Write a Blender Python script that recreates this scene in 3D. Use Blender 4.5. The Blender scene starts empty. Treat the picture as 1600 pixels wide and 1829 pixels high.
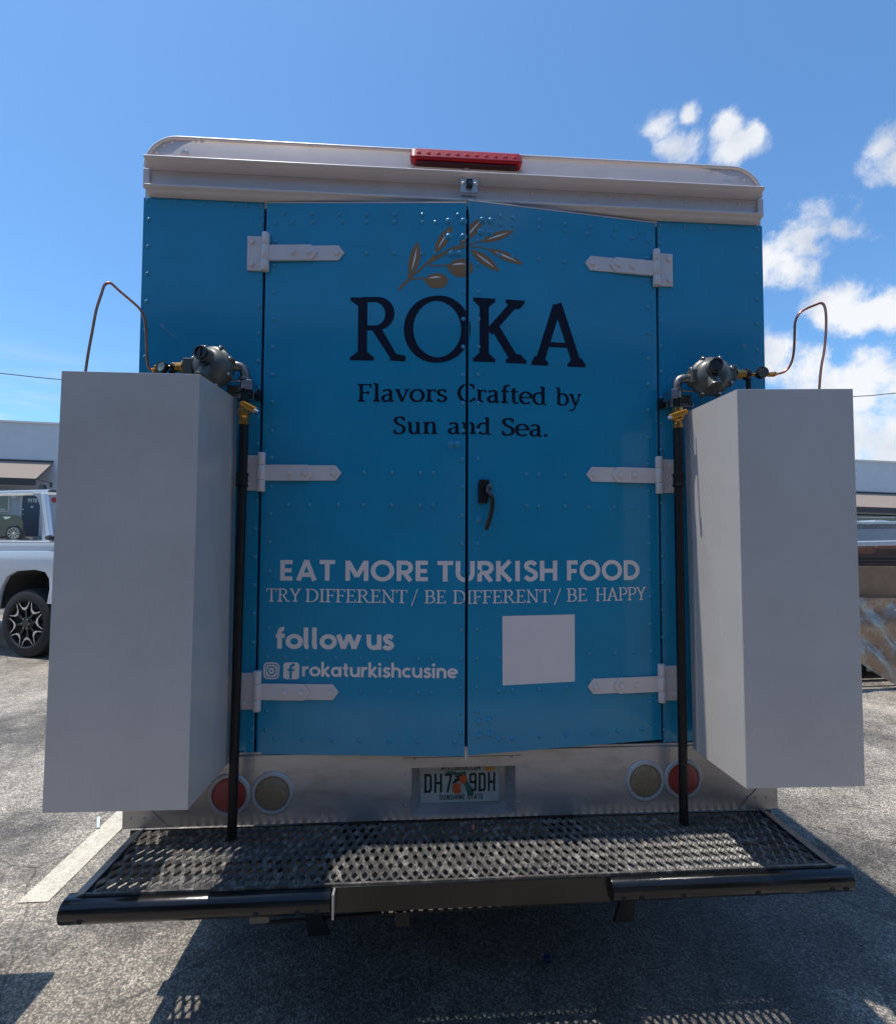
import bpy, bmesh, math, random
from mathutils import Vector, Matrix, Quaternion
random.seed(7)
S = bpy.context.scene
COL = S.collection
# ---------------------------------------------------------------- camera
FPX, CY, CAMX, CAMD, YAW, PITCH, ROLL = 905.08, 925.05, -0.1829, 1.8727, 0.0652, 0.0395, 0.0044
EYE = 1.55
def cam_axes():
    f = Vector((math.sin(YAW)*math.cos(PITCH), math.cos(YAW)*math.cos(PITCH), math.sin(PITCH)))
    r = Vector((math.cos(YAW), -math.sin(YAW), 0)); u = r.cross(f)
    c, s = math.cos(ROLL), math.sin(ROLL)
    return c*r+s*u, -s*r+c*u, f
CR, CU, CF = cam_axes()
CO = Vector((CAMX, -CAMD, EYE))
cam = bpy.data.cameras.new('camera'); co = bpy.data.objects.new('camera', cam); COL.objects.link(co)
cam.sensor_fit = 'HORIZONTAL'; cam.sensor_width = 36; cam.lens = FPX/1600*36
cam.shift_y = (CY-914.5)/1600
cam.clip_start = 0.02; cam.clip_end = 3000
m = Matrix.Identity(4)
for i, a in enumerate((CR, CU, -CF)):
    for k in range(3): m[k][i] = a[k]
m.translation = CO
co.matrix_world = m
S.camera = co
def ray(px, py):
    return (CF + CR*((px-800)/FPX) - CU*((py-CY)/FPX))
def onplane(px, py, p0, n):
    d = ray(px, py); n = Vector(n)
    return CO + d*((Vector(p0)-CO).dot(n)/d.dot(n))
def PY(px, py, y): return onplane(px, py, (0, y, 0), (0, 1, 0))
def PZ(px, py, z): return onplane(px, py, (0, 0, z), (0, 0, 1))
def PD(px, py, d): return CO + ray(px, py)*d
# ---------------------------------------------------------------- light
SUN = Vector((-0.255, 0.045, 1.0)).normalized()      # towards the sun
sl = bpy.data.lights.new('sun', 'SUN'); so = bpy.data.objects.new('sun', sl); COL.objects.link(so)
sl.energy = 5.0; sl.angle = math.radians(0.53); sl.color = (1, .94, .85)
so.rotation_mode = 'QUATERNION'; so.rotation_quaternion = SUN.to_track_quat('Z', 'Y'); so.location = (0, 0, 30)
W = bpy.data.worlds.new('World'); S.world = W; W.use_nodes = True
N = W.node_tree.nodes; L = W.node_tree.links; N.clear()
def wn(t, **k):
    n = N.new(t)
    for a, b in k.items(): setattr(n, a, b)
    return n
def wmath(op, a, b=None, clamp=False):
    n = wn('ShaderNodeMath', operation=op, use_clamp=clamp)
    for i, v in enumerate((a, b)):
        if v is None: continue
        if isinstance(v, (int, float)): n.inputs[i].default_value = v
        else: L.new(v, n.inputs[i])
    return n.outputs[0]
sky = wn('ShaderNodeTexSky', sky_type='NISHITA'); sky.sun_disc = False
sky.sun_elevation = math.asin(SUN.z); sky.sun_rotation = math.atan2(SUN.x, SUN.y)
sky.air_density = 1.0; sky.dust_density = 0.7; sky.ozone_density = 2.0
tc = wn('ShaderNodeTexCoord'); sx = wn('ShaderNodeSeparateXYZ'); L.new(tc.outputs['Generated'], sx.inputs[0])
az = wmath('ARCTAN2', sx.outputs[0], sx.outputs[1]); el = wmath('ARCSINE', sx.outputs[2])
cb = wn('ShaderNodeCombineXYZ'); L.new(az, cb.inputs[0]); L.new(el, cb.inputs[1])
def azel(px, py):
    d = ray(px, py).normalized(); return math.atan2(d.x, d.y), math.asin(d.z)
blobs = []
for px, py, rx, ry in [(1172, 228, 52, 46), (1198, 262, 55, 40), (1228, 205, 22, 30), (1300, 222, 36, 34), (1322, 256, 52, 34), (1345, 240, 26, 36),
                       (1578, 262, 56, 36), (1600, 292, 46, 46), (1500, 408, 52, 34), (1440, 425, 90, 50), (1388, 450, 78, 60), (1405, 480, 60, 38),
                       (1488, 548, 56, 46), (1545, 566, 62, 32), (1600, 566, 46, 30), (1372, 632, 52, 46), (1425, 662, 60, 50),
                       (1560, 672, 84, 52), (1500, 712, 120, 60), (1590, 770, 130, 80), (1480, 780, 140, 60), (1620, 700, 90, 80), (1640, 830, 160, 60), (1700, 600, 90, 60)]:
    a, e = azel(px, py); a2, _ = azel(px+rx, py); _, e2 = azel(px, py-ry)
    k_ = 1.12 if py < 250 or (py < 300 and px < 1400) else 1.5
    blobs.append((a, e, abs(a2-a)*k_, abs(e2-e)*k_))
rr = random.Random(3)
for i in range(12):
    a = rr.uniform(1.1, 2*math.pi-1.0); a = a if a < math.pi else a-2*math.pi
    blobs.append((a, rr.uniform(.08, .75), rr.uniform(.1, .22), rr.uniform(.05, .09)))
for a, e in ((1.0, .2), (1.2, .12), (.9, .08), (1.35, .3)): blobs.append((a, e, .2, .09))
mask = None
for a, e, ra, re in blobs:
    s1 = wn('ShaderNodeVectorMath', operation='SUBTRACT'); L.new(cb.outputs[0], s1.inputs[0]); s1.inputs[1].default_value = (a, e, 0)
    s2 = wn('ShaderNodeVectorMath', operation='MULTIPLY'); L.new(s1.outputs[0], s2.inputs[0]); s2.inputs[1].default_value = (1/ra, 1/re, 0)
    s3 = wn('ShaderNodeVectorMath', operation='LENGTH'); L.new(s2.outputs[0], s3.inputs[0])
    v = wmath('SUBTRACT', 1.0, s3.outputs['Value'])
    mask = v if mask is None else wmath('MAXIMUM', mask, v)
nz = wn('ShaderNodeTexNoise'); nz.inputs['Scale'].default_value = 11; nz.inputs['Detail'].default_value = 12; nz.inputs['Roughness'].default_value = .62
nz.inputs['Distortion'].default_value = .25
L.new(tc.outputs['Generated'], nz.inputs['Vector'])
mask = wmath('MAXIMUM', mask, -1.0)
dn = wmath('ADD', mask, wmath('MULTIPLY', wmath('SUBTRACT', nz.outputs['Fac'], .5), 3.3))
mr = wn('ShaderNodeMapRange', interpolation_type='SMOOTHSTEP'); L.new(dn, mr.inputs[0]); mr.inputs[1].default_value = .08; mr.inputs[2].default_value = .82
mr.inputs[4].default_value = .98
# thin streaks low on the left side of the sky
ns = wn('ShaderNodeTexNoise'); ns.inputs['Scale'].default_value = 5; ns.inputs['Detail'].default_value = 6
mp = wn('ShaderNodeMapping'); mp.inputs['Scale'].default_value = (1, 1, 7); L.new(tc.outputs['Generated'], mp.inputs[0]); L.new(mp.outputs[0], ns.inputs['Vector'])
st = wn('ShaderNodeMapRange', interpolation_type='SMOOTHSTEP'); L.new(ns.outputs['Fac'], st.inputs[0]); st.inputs[1].default_value = .47; st.inputs[2].default_value = .72; st.inputs[4].default_value = .75
lowf = wn('ShaderNodeMapRange', interpolation_type='SMOOTHSTEP'); L.new(el, lowf.inputs[0]); lowf.inputs[1].default_value = .32; lowf.inputs[2].default_value = .12
stv = wmath('MULTIPLY', st.outputs[0], lowf.outputs[0])
dens = wmath('MAXIMUM', mr.outputs[0], stv)
n2 = wn('ShaderNodeTexNoise'); n2.inputs['Scale'].default_value = 7; n2.inputs['Detail'].default_value = 4; L.new(tc.outputs['Generated'], n2.inputs['Vector'])
cr = wn('ShaderNodeValToRGB'); L.new(n2.outputs['Fac'], cr.inputs[0])
cr.color_ramp.elements[0].position = .38; cr.color_ramp.elements[0].color = (6.3, 6.9, 8.0, 1)
cr.color_ramp.elements[1].position = .56; cr.color_ramp.elements[1].color = (9.3, 9.5, 9.9, 1)
# richer blue of the photograph's sky
tint = wn('ShaderNodeMix', data_type='RGBA', blend_type='MULTIPLY'); tint.inputs[0].default_value = 1
L.new(sky.outputs[0], tint.inputs[6]); tint.inputs[7].default_value = (1.14, 1.68, 2.02, 1)
mx = wn('ShaderNodeMix', data_type='RGBA'); L.new(dens, mx.inputs[0]); L.new(tint.outputs[2], mx.inputs[6]); L.new(cr.outputs[0], mx.inputs[7])
bg = wn('ShaderNodeBackground'); bg.inputs[1].default_value = .1; L.new(mx.outputs[2], bg.inputs[0])
wo = wn('ShaderNodeOutputWorld'); L.new(bg.outputs[0], wo.inputs[0])
S.view_settings.view_transform = 'Standard'; S.view_settings.look = 'None'; S.view_settings.exposure = 0; S.view_settings.gamma = 1
S.view_settings.use_curve_mapping = False
# ---------------------------------------------------------------- materials
def mat(name, col, rough=.5, metal=0, noise=0, nscale=8, bump=0, bscale=60, coat=0, spec=.5, dirt=None, dscale=3, damt=.5, emit=None, noise_scale_vec=None, croug=.08, cior=1.5):
    M = bpy.data.materials.new(name); M.use_nodes = True
    T = M.node_tree; n = T.nodes; l = T.links; b = n['Principled BSDF']
    b.inputs['Base Color'].default_value = (*col, 1); b.inputs['Roughness'].default_value = rough; b.inputs['Metallic'].default_value = metal
    b.inputs['Specular IOR Level'].default_value = spec
    if coat: b.inputs['Coat Weight'].default_value = coat; b.inputs['Coat Roughness'].default_value = croug; b.inputs['Coat IOR'].default_value = cior
    g = n.new('ShaderNodeNewGeometry'); vec = g.outputs['Position']
    if noise_scale_vec:
        mp = n.new('ShaderNodeMapping'); mp.inputs['Scale'].default_value = noise_scale_vec; l.new(vec, mp.inputs[0]); vec = mp.outputs[0]
    src = None
    if noise or dirt:
        t = n.new('ShaderNodeTexNoise'); t.inputs['Scale'].default_value = nscale; t.inputs['Detail'].default_value = 6; t.inputs['Roughness'].default_value = .6; l.new(vec, t.inputs['Vector'])
        r = n.new('ShaderNodeMapRange'); l.new(t.outputs['Fac'], r.inputs[0]); r.inputs[1].default_value = .3; r.inputs[2].default_value = .7
        r.inputs[3].default_value = 1-noise; r.inputs[4].default_value = 1+noise
        mixc = n.new('ShaderNodeVectorMath'); mixc.operation = 'SCALE'; mixc.inputs[0].default_value = col; l.new(r.outputs[0], mixc.inputs['Scale'])
        src = mixc.outputs[0]
        if dirt:
            t2 = n.new('ShaderNodeTexNoise'); t2.inputs['Scale'].default_value = dscale; t2.inputs['Detail'].default_value = 8; t2.inputs['Roughness'].default_value = .7; l.new(vec, t2.inputs['Vector'])
            r2 = n.new('ShaderNodeMapRange'); l.new(t2.outputs['Fac'], r2.inputs[0]); r2.inputs[1].default_value = .5; r2.inputs[2].default_value = .72; r2.inputs[4].default_value = damt
            mm = n.new('ShaderNodeMix'); mm.data_type = 'RGBA'; l.new(r2.outputs[0], mm.inputs[0]); l.new(src, mm.inputs[6]); mm.inputs[7].default_value = (*dirt, 1)
            src = mm.outputs[2]
        l.new(src, b.inputs['Base Color'])
        rr_ = n.new('ShaderNodeMapRange'); l.new(t.outputs['Fac'], rr_.inputs[0]); rr_.inputs[3].default_value = max(0.02, rough*.8); rr_.inputs[4].default_value = min(1, rough*1.25)
        l.new(rr_.outputs[0], b.inputs['Roughness'])
    if bump:
        t = n.new('ShaderNodeTexNoise'); t.inputs['Scale'].default_value = bscale; t.inputs['Detail'].default_value = 4; l.new(vec, t.inputs['Vector'])
        bb = n.new('ShaderNodeBump'); bb.inputs['Strength'].default_value = bump; bb.inputs['Distance'].default_value = .01; l.new(t.outputs['Fac'], bb.inputs['Height']); l.new(bb.outputs[0], b.inputs['Normal'])
        if coat: l.new(bb.outputs[0], b.inputs['Coat Normal'])
    if emit: b.inputs['Emission Color'].default_value = (*emit[:3], 1); b.inputs['Emission Strength'].default_value = emit[3]
    return M
BLUE = mat('blue_vinyl', (.009, .25, .42), .5, noise=.06, nscale=5, bump=.07, bscale=3.2, dirt=(.05, .19, .29), dscale=2.3, damt=.3, coat=.7, croug=.11, cior=1.5, spec=.1)
RIVB = mat('rivet_blue_paint', (.009, .25, .42), .4, coat=.8, croug=.12)
WRAP_N = mat('navy_vinyl', (.0025, .0035, .018), .5, spec=.25)
WRAP_W = mat('white_vinyl', (.78, .69, .66), .45, noise=.03)
WRAP_B = mat('brown_vinyl', (.25, .135, .048), .45, noise=.06)
TRIM = mat('light_grey_paint', (.68, .60, .575), .38, noise=.05, nscale=10, bump=.05, bscale=12)
ALU = mat('brushed_aluminium', (.45, .425, .415), .36, metal=.55, noise=.1, nscale=6, dirt=(.13, .125, .12), dscale=5, damt=.45, noise_scale_vec=(1, 1, 3), bump=.03, bscale=30)
BOXW = mat('white_sheet_paint', (.54, .50, .47), .34, noise=.03, nscale=3, dirt=(.36, .33, .31), dscale=1.7, damt=.35, bump=.05, bscale=2.2, coat=.4, croug=.12)
BLK = mat('black_gloss_paint', (.004, .004, .0045), .2, noise=.2, nscale=14, bump=.1, bscale=14, spec=.5, dirt=(.014, .013, .012), dscale=20, damt=.3)
BLKM = mat('black_iron', (.009, .009, .0095), .45, noise=.25, nscale=30, bump=.1, bscale=140, spec=.3, dirt=(.04, .035, .03), dscale=18, damt=.25)
GRATE = mat('worn_step_paint', (.062, .058, .054), .36, noise=.3, nscale=40, spec=.4, dirt=(.46, .42, .38), dscale=34, damt=.62)
RUB = mat('rubber', (.018, .018, .018), .75, noise=.2, nscale=30, bump=.2, bscale=80)
CAST = mat('grey_cast_paint', (.085, .09, .08), .42, noise=.08, nscale=30, bump=.06, bscale=160, coat=.12, croug=.2)
BRASS = mat('brass', (.52, .28, .09), .28, metal=1, noise=.15, nscale=50)
STEEL = mat('zinc_steel', (.5, .5, .52), .25, metal=1, noise=.15, nscale=60)
IRON = mat('malleable_iron', (.2, .185, .18), .33, metal=.8, noise=.25, nscale=60, bump=.15, bscale=200)
COPPER = mat('copper', (.42, .17, .11), .3, metal=1, noise=.2, nscale=30)
YEL = mat('yellow_plastic', (.62, .27, .012), .4, noise=.12, nscale=60)
PLK = mat('black_plastic', (.012, .012, .012), .3)
DARK = mat('dark_gap', (.01, .01, .012), .9)
REDL = mat('red_lens', (.30, .008, .014), .16, coat=1, noise=.15, nscale=70, bump=.3, bscale=260)
REDM = mat('red_marker_lens', (.40, .003, .010), .35, coat=.15)
REDK = mat('dark_red_lens', (.05, .002, .004), .3)
REDB = mat('red_led_bulb', (.85, .03, .02), .45)
AMB = mat('frosted_amber_lens', (.23, .17, .10), .25, coat=.8, noise=.25, nscale=90, bump=.5, bscale=220)
DIAL = mat('dial_face', (.35, .45, .36), .4)
GLASSG = mat('dial_glass', (.05, .07, .05), .08, coat=1)
PLATEW = mat('plate_white', (.45, .46, .42), .35, noise=.1, nscale=30)
PGREEN = mat('plate_green', (.02, .14, .10), .4)
PDG = mat('plate_dark_green', (.005, .03, .022), .4)
ORANGE = mat('plate_orange', (.62, .10, .02), .4)
WALL = mat('grey_stucco', (.50, .525, .56), .85, noise=.05, nscale=2, bump=.3, bscale=30)
AWN = mat('tan_canvas', (.27, .215, .185), .9, noise=.06, nscale=3)
AWD = mat('dark_canvas', (.055, .052, .058), .9, noise=.1, nscale=3)
NAVY = mat('navy_door', (.012, .035, .085), .45, noise=.1)
VWHITE = mat('white_car_paint', (.62, .66, .72), .2, coat=1, croug=.04, noise=.02)
VDARK = mat('charcoal_car_paint', (.022, .02, .019), .25, metal=.2, coat=1, croug=.04)
CHROME = mat('silver_alloy', (.62, .62, .63), .2, metal=1)
TANP = mat('tan_board', (.30, .19, .11), .6, noise=.15, nscale=6, bump=.4, bscale=9)
SHEET = mat('clear_crinkled_plastic', (.33, .22, .15), .22, noise=.2, nscale=3, dirt=(.50, .48, .46), dscale=11, damt=.65, bump=1, bscale=16, coat=.6)
BROWN = mat('brown_cardboard', (.16, .075, .045), .7, noise=.2, nscale=5)
DKB = mat('dark_brown_plank', (.06, .04, .032), .7, noise=.3, nscale=8, noise_scale_vec=(1, 1, 6))
GRYP = mat('grey_panel', (.40, .43, .47), .5, noise=.05)
GREENB = mat('added_bin_plastic', (.02, .06, .04), .5, noise=.1)
REDS = mat('red_sign_paint', (.5, .03, .05), .5)
PINK = mat('red_plastic_scrap', (.6, .12, .10), .5)
BLUEC = mat('blue_cap_plastic', (.008, .012, .07), .4)
WOODP = mat('pole_wood', (.12, .09, .07), .85, noise=.3)
def glass():
    M = bpy.data.materials.new('window_glass'); M.use_nodes = True; n = M.node_tree.nodes; l = M.node_tree.links; n.clear()
    t = n.new('ShaderNodeBsdfTransparent'); t.inputs[0].default_value = (.965, .975, .975, 1); g = n.new('ShaderNodeBsdfGlossy'); g.inputs['Roughness'].default_value = .02
    f = n.new('ShaderNodeValue'); f.outputs[0].default_value = .02; x = n.new('ShaderNodeMixShader'); o = n.new('ShaderNodeOutputMaterial')
    l.new(f.outputs[0], x.inputs[0]); l.new(t.outputs[0], x.inputs[1]); l.new(g.outputs[0], x.inputs[2]); l.new(x.outputs[0], o.inputs[0]); return M
GLASS = glass()
def asphalt(name, line=False):
    M = bpy.data.materials.new(name); M.use_nodes = True; T = M.node_tree; n = T.nodes; l = T.links; b = n['Principled BSDF']
    g = n.new('ShaderNodeNewGeometry'); pos = g.outputs['Position']
    def noise(s, d=5, r=.6, v=pos):
        t = n.new('ShaderNodeTexNoise'); t.inputs['Scale'].default_value = s; t.inputs['Detail'].default_value = d; t.inputs['Roughness'].default_value = r; l.new(v, t.inputs['Vector']); return t.outputs['Fac']
    def mrng(v, a, b_, c, d):
        r = n.new('ShaderNodeMapRange'); l.new(v, r.inputs[0]); r.inputs[1].default_value = a; r.inputs[2].default_value = b_; r.inputs[3].default_value = c; r.inputs[4].default_value = d; return r.outputs[0]
    def mth(op, a, b_):
        r = n.new('ShaderNodeMath'); r.operation = op
        for i, v in enumerate((a, b_)):
            if isinstance(v, (int, float)): r.inputs[i].default_value = v
            else: l.new(v, r.inputs[i])
        return r.outputs[0]
    vo = n.new('ShaderNodeTexVoronoi'); vo.inputs['Scale'].default_value = 135; l.new(pos, vo.inputs['Vector'])
    vo2 = n.new('ShaderNodeTexVoronoi'); vo2.inputs['Scale'].default_value = 300; l.new(pos, vo2.inputs['Vector'])
    sep = n.new('ShaderNodeSeparateColor'); l.new(vo.outputs['Color'], sep.inputs[0])
    stone = mrng(sep.outputs[0], 0, 1, .62, 1.28)
    crev = mrng(vo.outputs['Distance'], .28, .66, 1.0, .42)
    crev2 = mrng(vo2.outputs['Distance'], .3, .65, 1.0, .62)
    big = mrng(noise(1.1, 8, .68), .36, .60, .55, 1.12)
    mid = mrng(noise(7, 8, .7), .35, .65, .72, 1.2)
    fine = mrng(noise(48, 4, .7), .35, .65, .62, 1.3)
    v = mth('MULTIPLY', mth('MULTIPLY', mth('MULTIPLY', stone, crev), mth('MULTIPLY', big, mid)), mth('MULTIPLY', crev2, fine))
    sc = n.new('ShaderNodeVectorMath'); sc.operation = 'SCALE'; sc.inputs[0].default_value = (.77, .675, .56); l.new(v, sc.inputs['Scale']); src = sc.outputs[0]
    # dark sealed / oily patches
    oil = mrng(noise(.7, 8, .7), .50, .62, 0, .62)
    mm = n.new('ShaderNodeMix'); mm.data_type = 'RGBA'; l.new(oil, mm.inputs[0]); l.new(src, mm.inputs[6])
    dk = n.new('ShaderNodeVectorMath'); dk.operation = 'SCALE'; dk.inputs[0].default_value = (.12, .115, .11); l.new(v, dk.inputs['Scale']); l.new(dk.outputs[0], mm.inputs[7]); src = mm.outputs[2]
    sp_ = n.new('ShaderNodeVectorMath'); sp_.operation = 'SUBTRACT'; l.new(pos, sp_.inputs[0]); sp_.inputs[1].default_value = (.45, .60, 0)  # shade under the truck's rear, painted into the asphalt colour as a soft ellipse
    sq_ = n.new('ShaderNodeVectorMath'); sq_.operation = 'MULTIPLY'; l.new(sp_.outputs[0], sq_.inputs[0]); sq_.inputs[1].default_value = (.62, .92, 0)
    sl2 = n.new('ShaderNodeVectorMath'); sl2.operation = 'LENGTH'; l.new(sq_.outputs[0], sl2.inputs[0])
    rear_shade = mrng(mth('ADD', sl2.outputs['Value'], mth('MULTIPLY', noise(3.2, 7, .65), .7)), 1.15, 1.65, .88, 0)
    m4 = n.new('ShaderNodeMix'); m4.data_type = 'RGBA'; l.new(rear_shade, m4.inputs[0]); l.new(src, m4.inputs[6]); l.new(dk.outputs[0], m4.inputs[7]); src = m4.outputs[2]
    # fine cracks
    vc = n.new('ShaderNodeTexVoronoi'); vc.feature = 'DISTANCE_TO_EDGE'; vc.inputs['Scale'].default_value = .8
    dv = n.new('ShaderNodeMix'); dv.data_type = 'VECTOR'; dv.inputs[0].default_value = .12; l.new(pos, dv.inputs[4])
    tn = n.new('ShaderNodeTexNoise'); tn.inputs['Scale'].default_value = 3; tn.inputs['Detail'].default_value = 6; l.new(pos, tn.inputs['Vector']); l.new(tn.outputs['Color'], dv.inputs[5]); l.new(dv.outputs[1], vc.inputs['Vector'])
    ck = mrng(vc.outputs['Distance'], .0, .006, .55, 0)
    m2 = n.new('ShaderNodeMix'); m2.data_type = 'RGBA'; l.new(ck, m2.inputs[0]); l.new(src, m2.inputs[6]); m2.inputs[7].default_value = (.02, .02, .02, 1); src = m2.outputs[2]
    if line:
        wear = mrng(noise(26, 8, .75), .42, .68, .97, .5)
        wear = mth('MULTIPLY', wear, mrng(crev, .2, 1, .55, 1))
        m3 = n.new('ShaderNodeMix'); m3.data_type = 'RGBA'; l.new(wear, m3.inputs[0]); l.new(src, m3.inputs[6]); m3.inputs[7].default_value = (.76, .70, .56, 1); src = m3.outputs[2]
    l.new(src, b.inputs['Base Color']); b.inputs['Roughness'].default_value = .62; b.inputs['Specular IOR Level'].default_value = .4
    bb = n.new('ShaderNodeBump'); bb.inputs['Strength'].default_value = .7; bb.inputs['Distance'].default_value = .005
    hh = mth('ADD', mth('MULTIPLY', crev, stone), mth('MULTIPLY', crev2, .4)); l.new(hh, bb.inputs['Height']); l.new(bb.outputs[0], b.inputs['Normal'])
    return M
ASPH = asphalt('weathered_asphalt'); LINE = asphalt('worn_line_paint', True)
# ---------------------------------------------------------------- mesh builder
class MB:
    def __init__(s): s.v = []; s.f = []
    def quad(s, *p):
        b = len(s.v); s.v += [Vector(q) for q in p]; s.f.append(tuple(range(b, b+len(p)))); return s
    def hexa(s, b4, t4):
        b = len(s.v); s.v += [Vector(q) for q in b4]+[Vector(q) for q in t4]
        s.f += [(b+3, b+2, b+1, b), (b+4, b+5, b+6, b+7)] + [(b+i, b+(i+1) % 4, b+4+(i+1) % 4, b+4+i) for i in range(4)]; return s
    def box(s, x0, x1, y0, y1, z0, z1):
        return s.hexa([(x0, y0, z0), (x1, y0, z0), (x1, y1, z0), (x0, y1, z0)], [(x0, y0, z1), (x1, y0, z1), (x1, y1, z1), (x0, y1, z1)])
    def prism(s, pts, d):
        """pts: planar 3d polygon, extruded by vector d"""
        n = len(pts); b = len(s.v); d = Vector(d); s.v += [Vector(p) for p in pts]+[Vector(p)+d for p in pts]
        s.f += [tuple(range(b, b+n)), tuple(range(b+2*n-1, b+n-1, -1))] + [(b+i, b+n+i, b+n+(i+1) % n, b+(i+1) % n) for i in range(n)]; return s
    def cyl(s, a, c, r0, r1=None, n=20, caps=True):
        r1 = r0 if r1 is None else r1; a = Vector(a); c = Vector(c); q = (c-a).to_track_quat('Z', 'Y'); b = len(s.v)
        for p, r in ((a, r0), (c, r1)):
            for i in range(n):
                t = 2*math.pi*i/n; s.v.append(p+q @ Vector((r*math.cos(t), r*math.sin(t), 0)))
        s.f += [(b+i, b+(i+1) % n, b+n+(i+1) % n, b+n+i) for i in range(n)]
        if caps: s.f += [tuple(range(b+n-1, b-1, -1)), tuple(range(b+n, b+2*n))]
        return s
    def lathe(s, o, axis, prof, n=28, q=None):
        """prof: (r, h) list"""
        o = Vector(o); q = q or Vector(axis).to_track_quat('Z', 'Y'); b = len(s.v)
        for r, h in prof:
            for i in range(n):
                t = 2*math.pi*i/n; s.v.append(o+q @ Vector((r*math.cos(t), r*math.sin(t), h)))
        for k in range(len(prof)-1):
            for i in range(n):
                s.f.append((b+k*n+i, b+k*n+(i+1) % n, b+(k+1)*n+(i+1) % n, b+(k+1)*n+i))
        s.f += [tuple(range(b+n-1, b-1, -1)), tuple(range(b+(len(prof)-1)*n, b+len(prof)*n))]
        return s
    def tube(s, pts, r, n=10, sub=6):
        pts = [Vector(p) for p in pts]; P = []
        if sub > 1:
            for i in range(len(pts)-1):
                p0 = pts[max(i-1, 0)]; p1 = pts[i]; p2 = pts[i+1]; p3 = pts[min(i+2, len(pts)-1)]
                for k in range(sub):
                    t = k/sub; P.append(.5*((2*p1)+(p2-p0)*t+(2*p0-5*p1+4*p2-p3)*t*t+(3*p1-p0-3*p2+p3)*t**3))
            P.append(pts[-1])
        else: P = pts
        b = len(s.v); up = None
        for i, p in enumerate(P):
            d = (P[min(i+1, len(P)-1)]-P[max(i-1, 0)]).normalized()
            if up is None: up = d.orthogonal().normalized()
            up = (up-d*up.dot(d)).normalized(); w = d.cross(up)
            for k in range(n):
                t = 2*math.pi*k/n; s.v.append(p+(up*math.cos(t)+w*math.sin(t))*r)
        for i in range(len(P)-1):
            for k in range(n): s.f.append((b+i*n+k, b+i*n+(k+1) % n, b+(i+1)*n+(k+1) % n, b+(i+1)*n+k))
        s.f += [tuple(range(b+n-1, b-1, -1)), tuple(range(b+(len(P)-1)*n, b+len(P)*n))]
        return s
    def dome(s, c, axis, r, h, n=10, k=3):
        return s.lathe(c, axis, [(r, 0)]+[(r*math.cos(i*math.pi/2/k), h*math.sin(i*math.pi/2/k)) for i in range(1, k)]+[(r*.12, h)], n)
    def build(s, name, m, parent=None, bevel=0, smooth=None, origin=None, seg=2):
        me = bpy.data.meshes.new(name)
        if origin is None:
            o = Vector([(min(v[i] for v in s.v)+max(v[i] for v in s.v))/2 for i in range(3)])
            if parent is None: o.z = min(v.z for v in s.v)
        else: o = Vector(origin)
        me.from_pydata([v-o for v in s.v], [], s.f); me.update()
        bm = bmesh.new(); bm.from_mesh(me)
        if name not in ('decal',): bmesh.ops.recalc_face_normals(bm, faces=bm.faces)
        if bevel:
            es = [e for e in bm.edges if len(e.link_faces) == 2 and e.calc_face_angle(0) > .5]
            try: bmesh.ops.bevel(bm, geom=es, offset=bevel, segments=seg, affect='EDGES', profile=.5, clamp_overlap=True)
            except Exception: pass
        bm.to_mesh(me); bm.free()
        me.materials.append(m)
        if smooth:
            for p in me.polygons: p.use_smooth = True
            me.set_sharp_from_angle(angle=math.radians(smooth))
        ob = bpy.data.objects.new(name, me); COL.objects.link(ob); place(ob, o, parent); return ob
WLOC = {}
def place(ob, o, parent):
    ob.location = o; WLOC[ob] = Vector(o)
    if parent is not None: ob.parent = parent; ob.location = Vector(o)-WLOC[parent]
def thing(name, loc, label, cat, group=None):
    o = bpy.data.objects.new(name, None); COL.objects.link(o); place(o, Vector(loc), None); o.empty_display_size = .2
    o['label'] = label; o['category'] = cat
    if group: o['group'] = group
    return o
def tag(o, label, cat=None, group=None):
    o['label'] = label
    if cat: o['category'] = cat
    if group: o['group'] = group
    return o
def inst(src, name, o, parent):
    ob = bpy.data.objects.new(name, src.data if hasattr(src, 'data') else src); COL.objects.link(ob); place(ob, Vector(o), parent); return ob
# ================================================================ GROUND
def gz(x, y):
    d = (x-CAMX)*CF.x+(y+CAMD)*CF.y
    side = 0.0
    t = min(max((d-8)/11, 0), 1); t = t*t*(3-2*t)
    z = 1.27*t
    z += .06*min(max(d-20.5, 0), 4)
    return z - 0.021*t*(x+19)*1.0*(1 if d > 8 else 0)
mb = MB(); NX, NY = 90, 110
xs = []; ys = []
for i in range(NX+1):
    t = -1+2*i/NX; xs.append(math.copysign(abs(t)**2.6*600, t))
for j in range(NY+1):
    t = -1+2*j/NY; ys.append(math.copysign(abs(t)**2.6*600, t))
for y in ys:
    for x in xs:
        xx = max(min(x, 45), -60); mb.v.append(Vector((x, y, gz(xx, y))))
for j in range(NY):
    for i in range(NX):
        a = j*(NX+1)+i; mb.f.append((a, a+1, a+NX+2, a+NX+1))
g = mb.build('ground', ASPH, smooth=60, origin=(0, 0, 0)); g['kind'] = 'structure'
mb = MB()
def strip(x0, x1, y0, y1, n=12):
    for i in range(n):
        a = y0+(y1-y0)*i/n; b = y0+(y1-y0)*(i+1)/n
        mb.quad((x0, a, .004), (x1, a, .004), (x1, b, .004), (x0, b, .004))
strip(-1.845, -1.72, .44, 5.4)
g = mb.build('parking_line', LINE, origin=(-1.78, 2, .004)); g['kind'] = 'structure'
mb = MB()  # unseen dark ground added behind the camera to cut bounce light
for i in range(30):
    xa = -60+4*i; mb.quad((xa, -9.4, .004), (xa+4, -9.4, .004), (xa+4, -3.0, .004), (xa, -3.0, .004))
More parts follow.
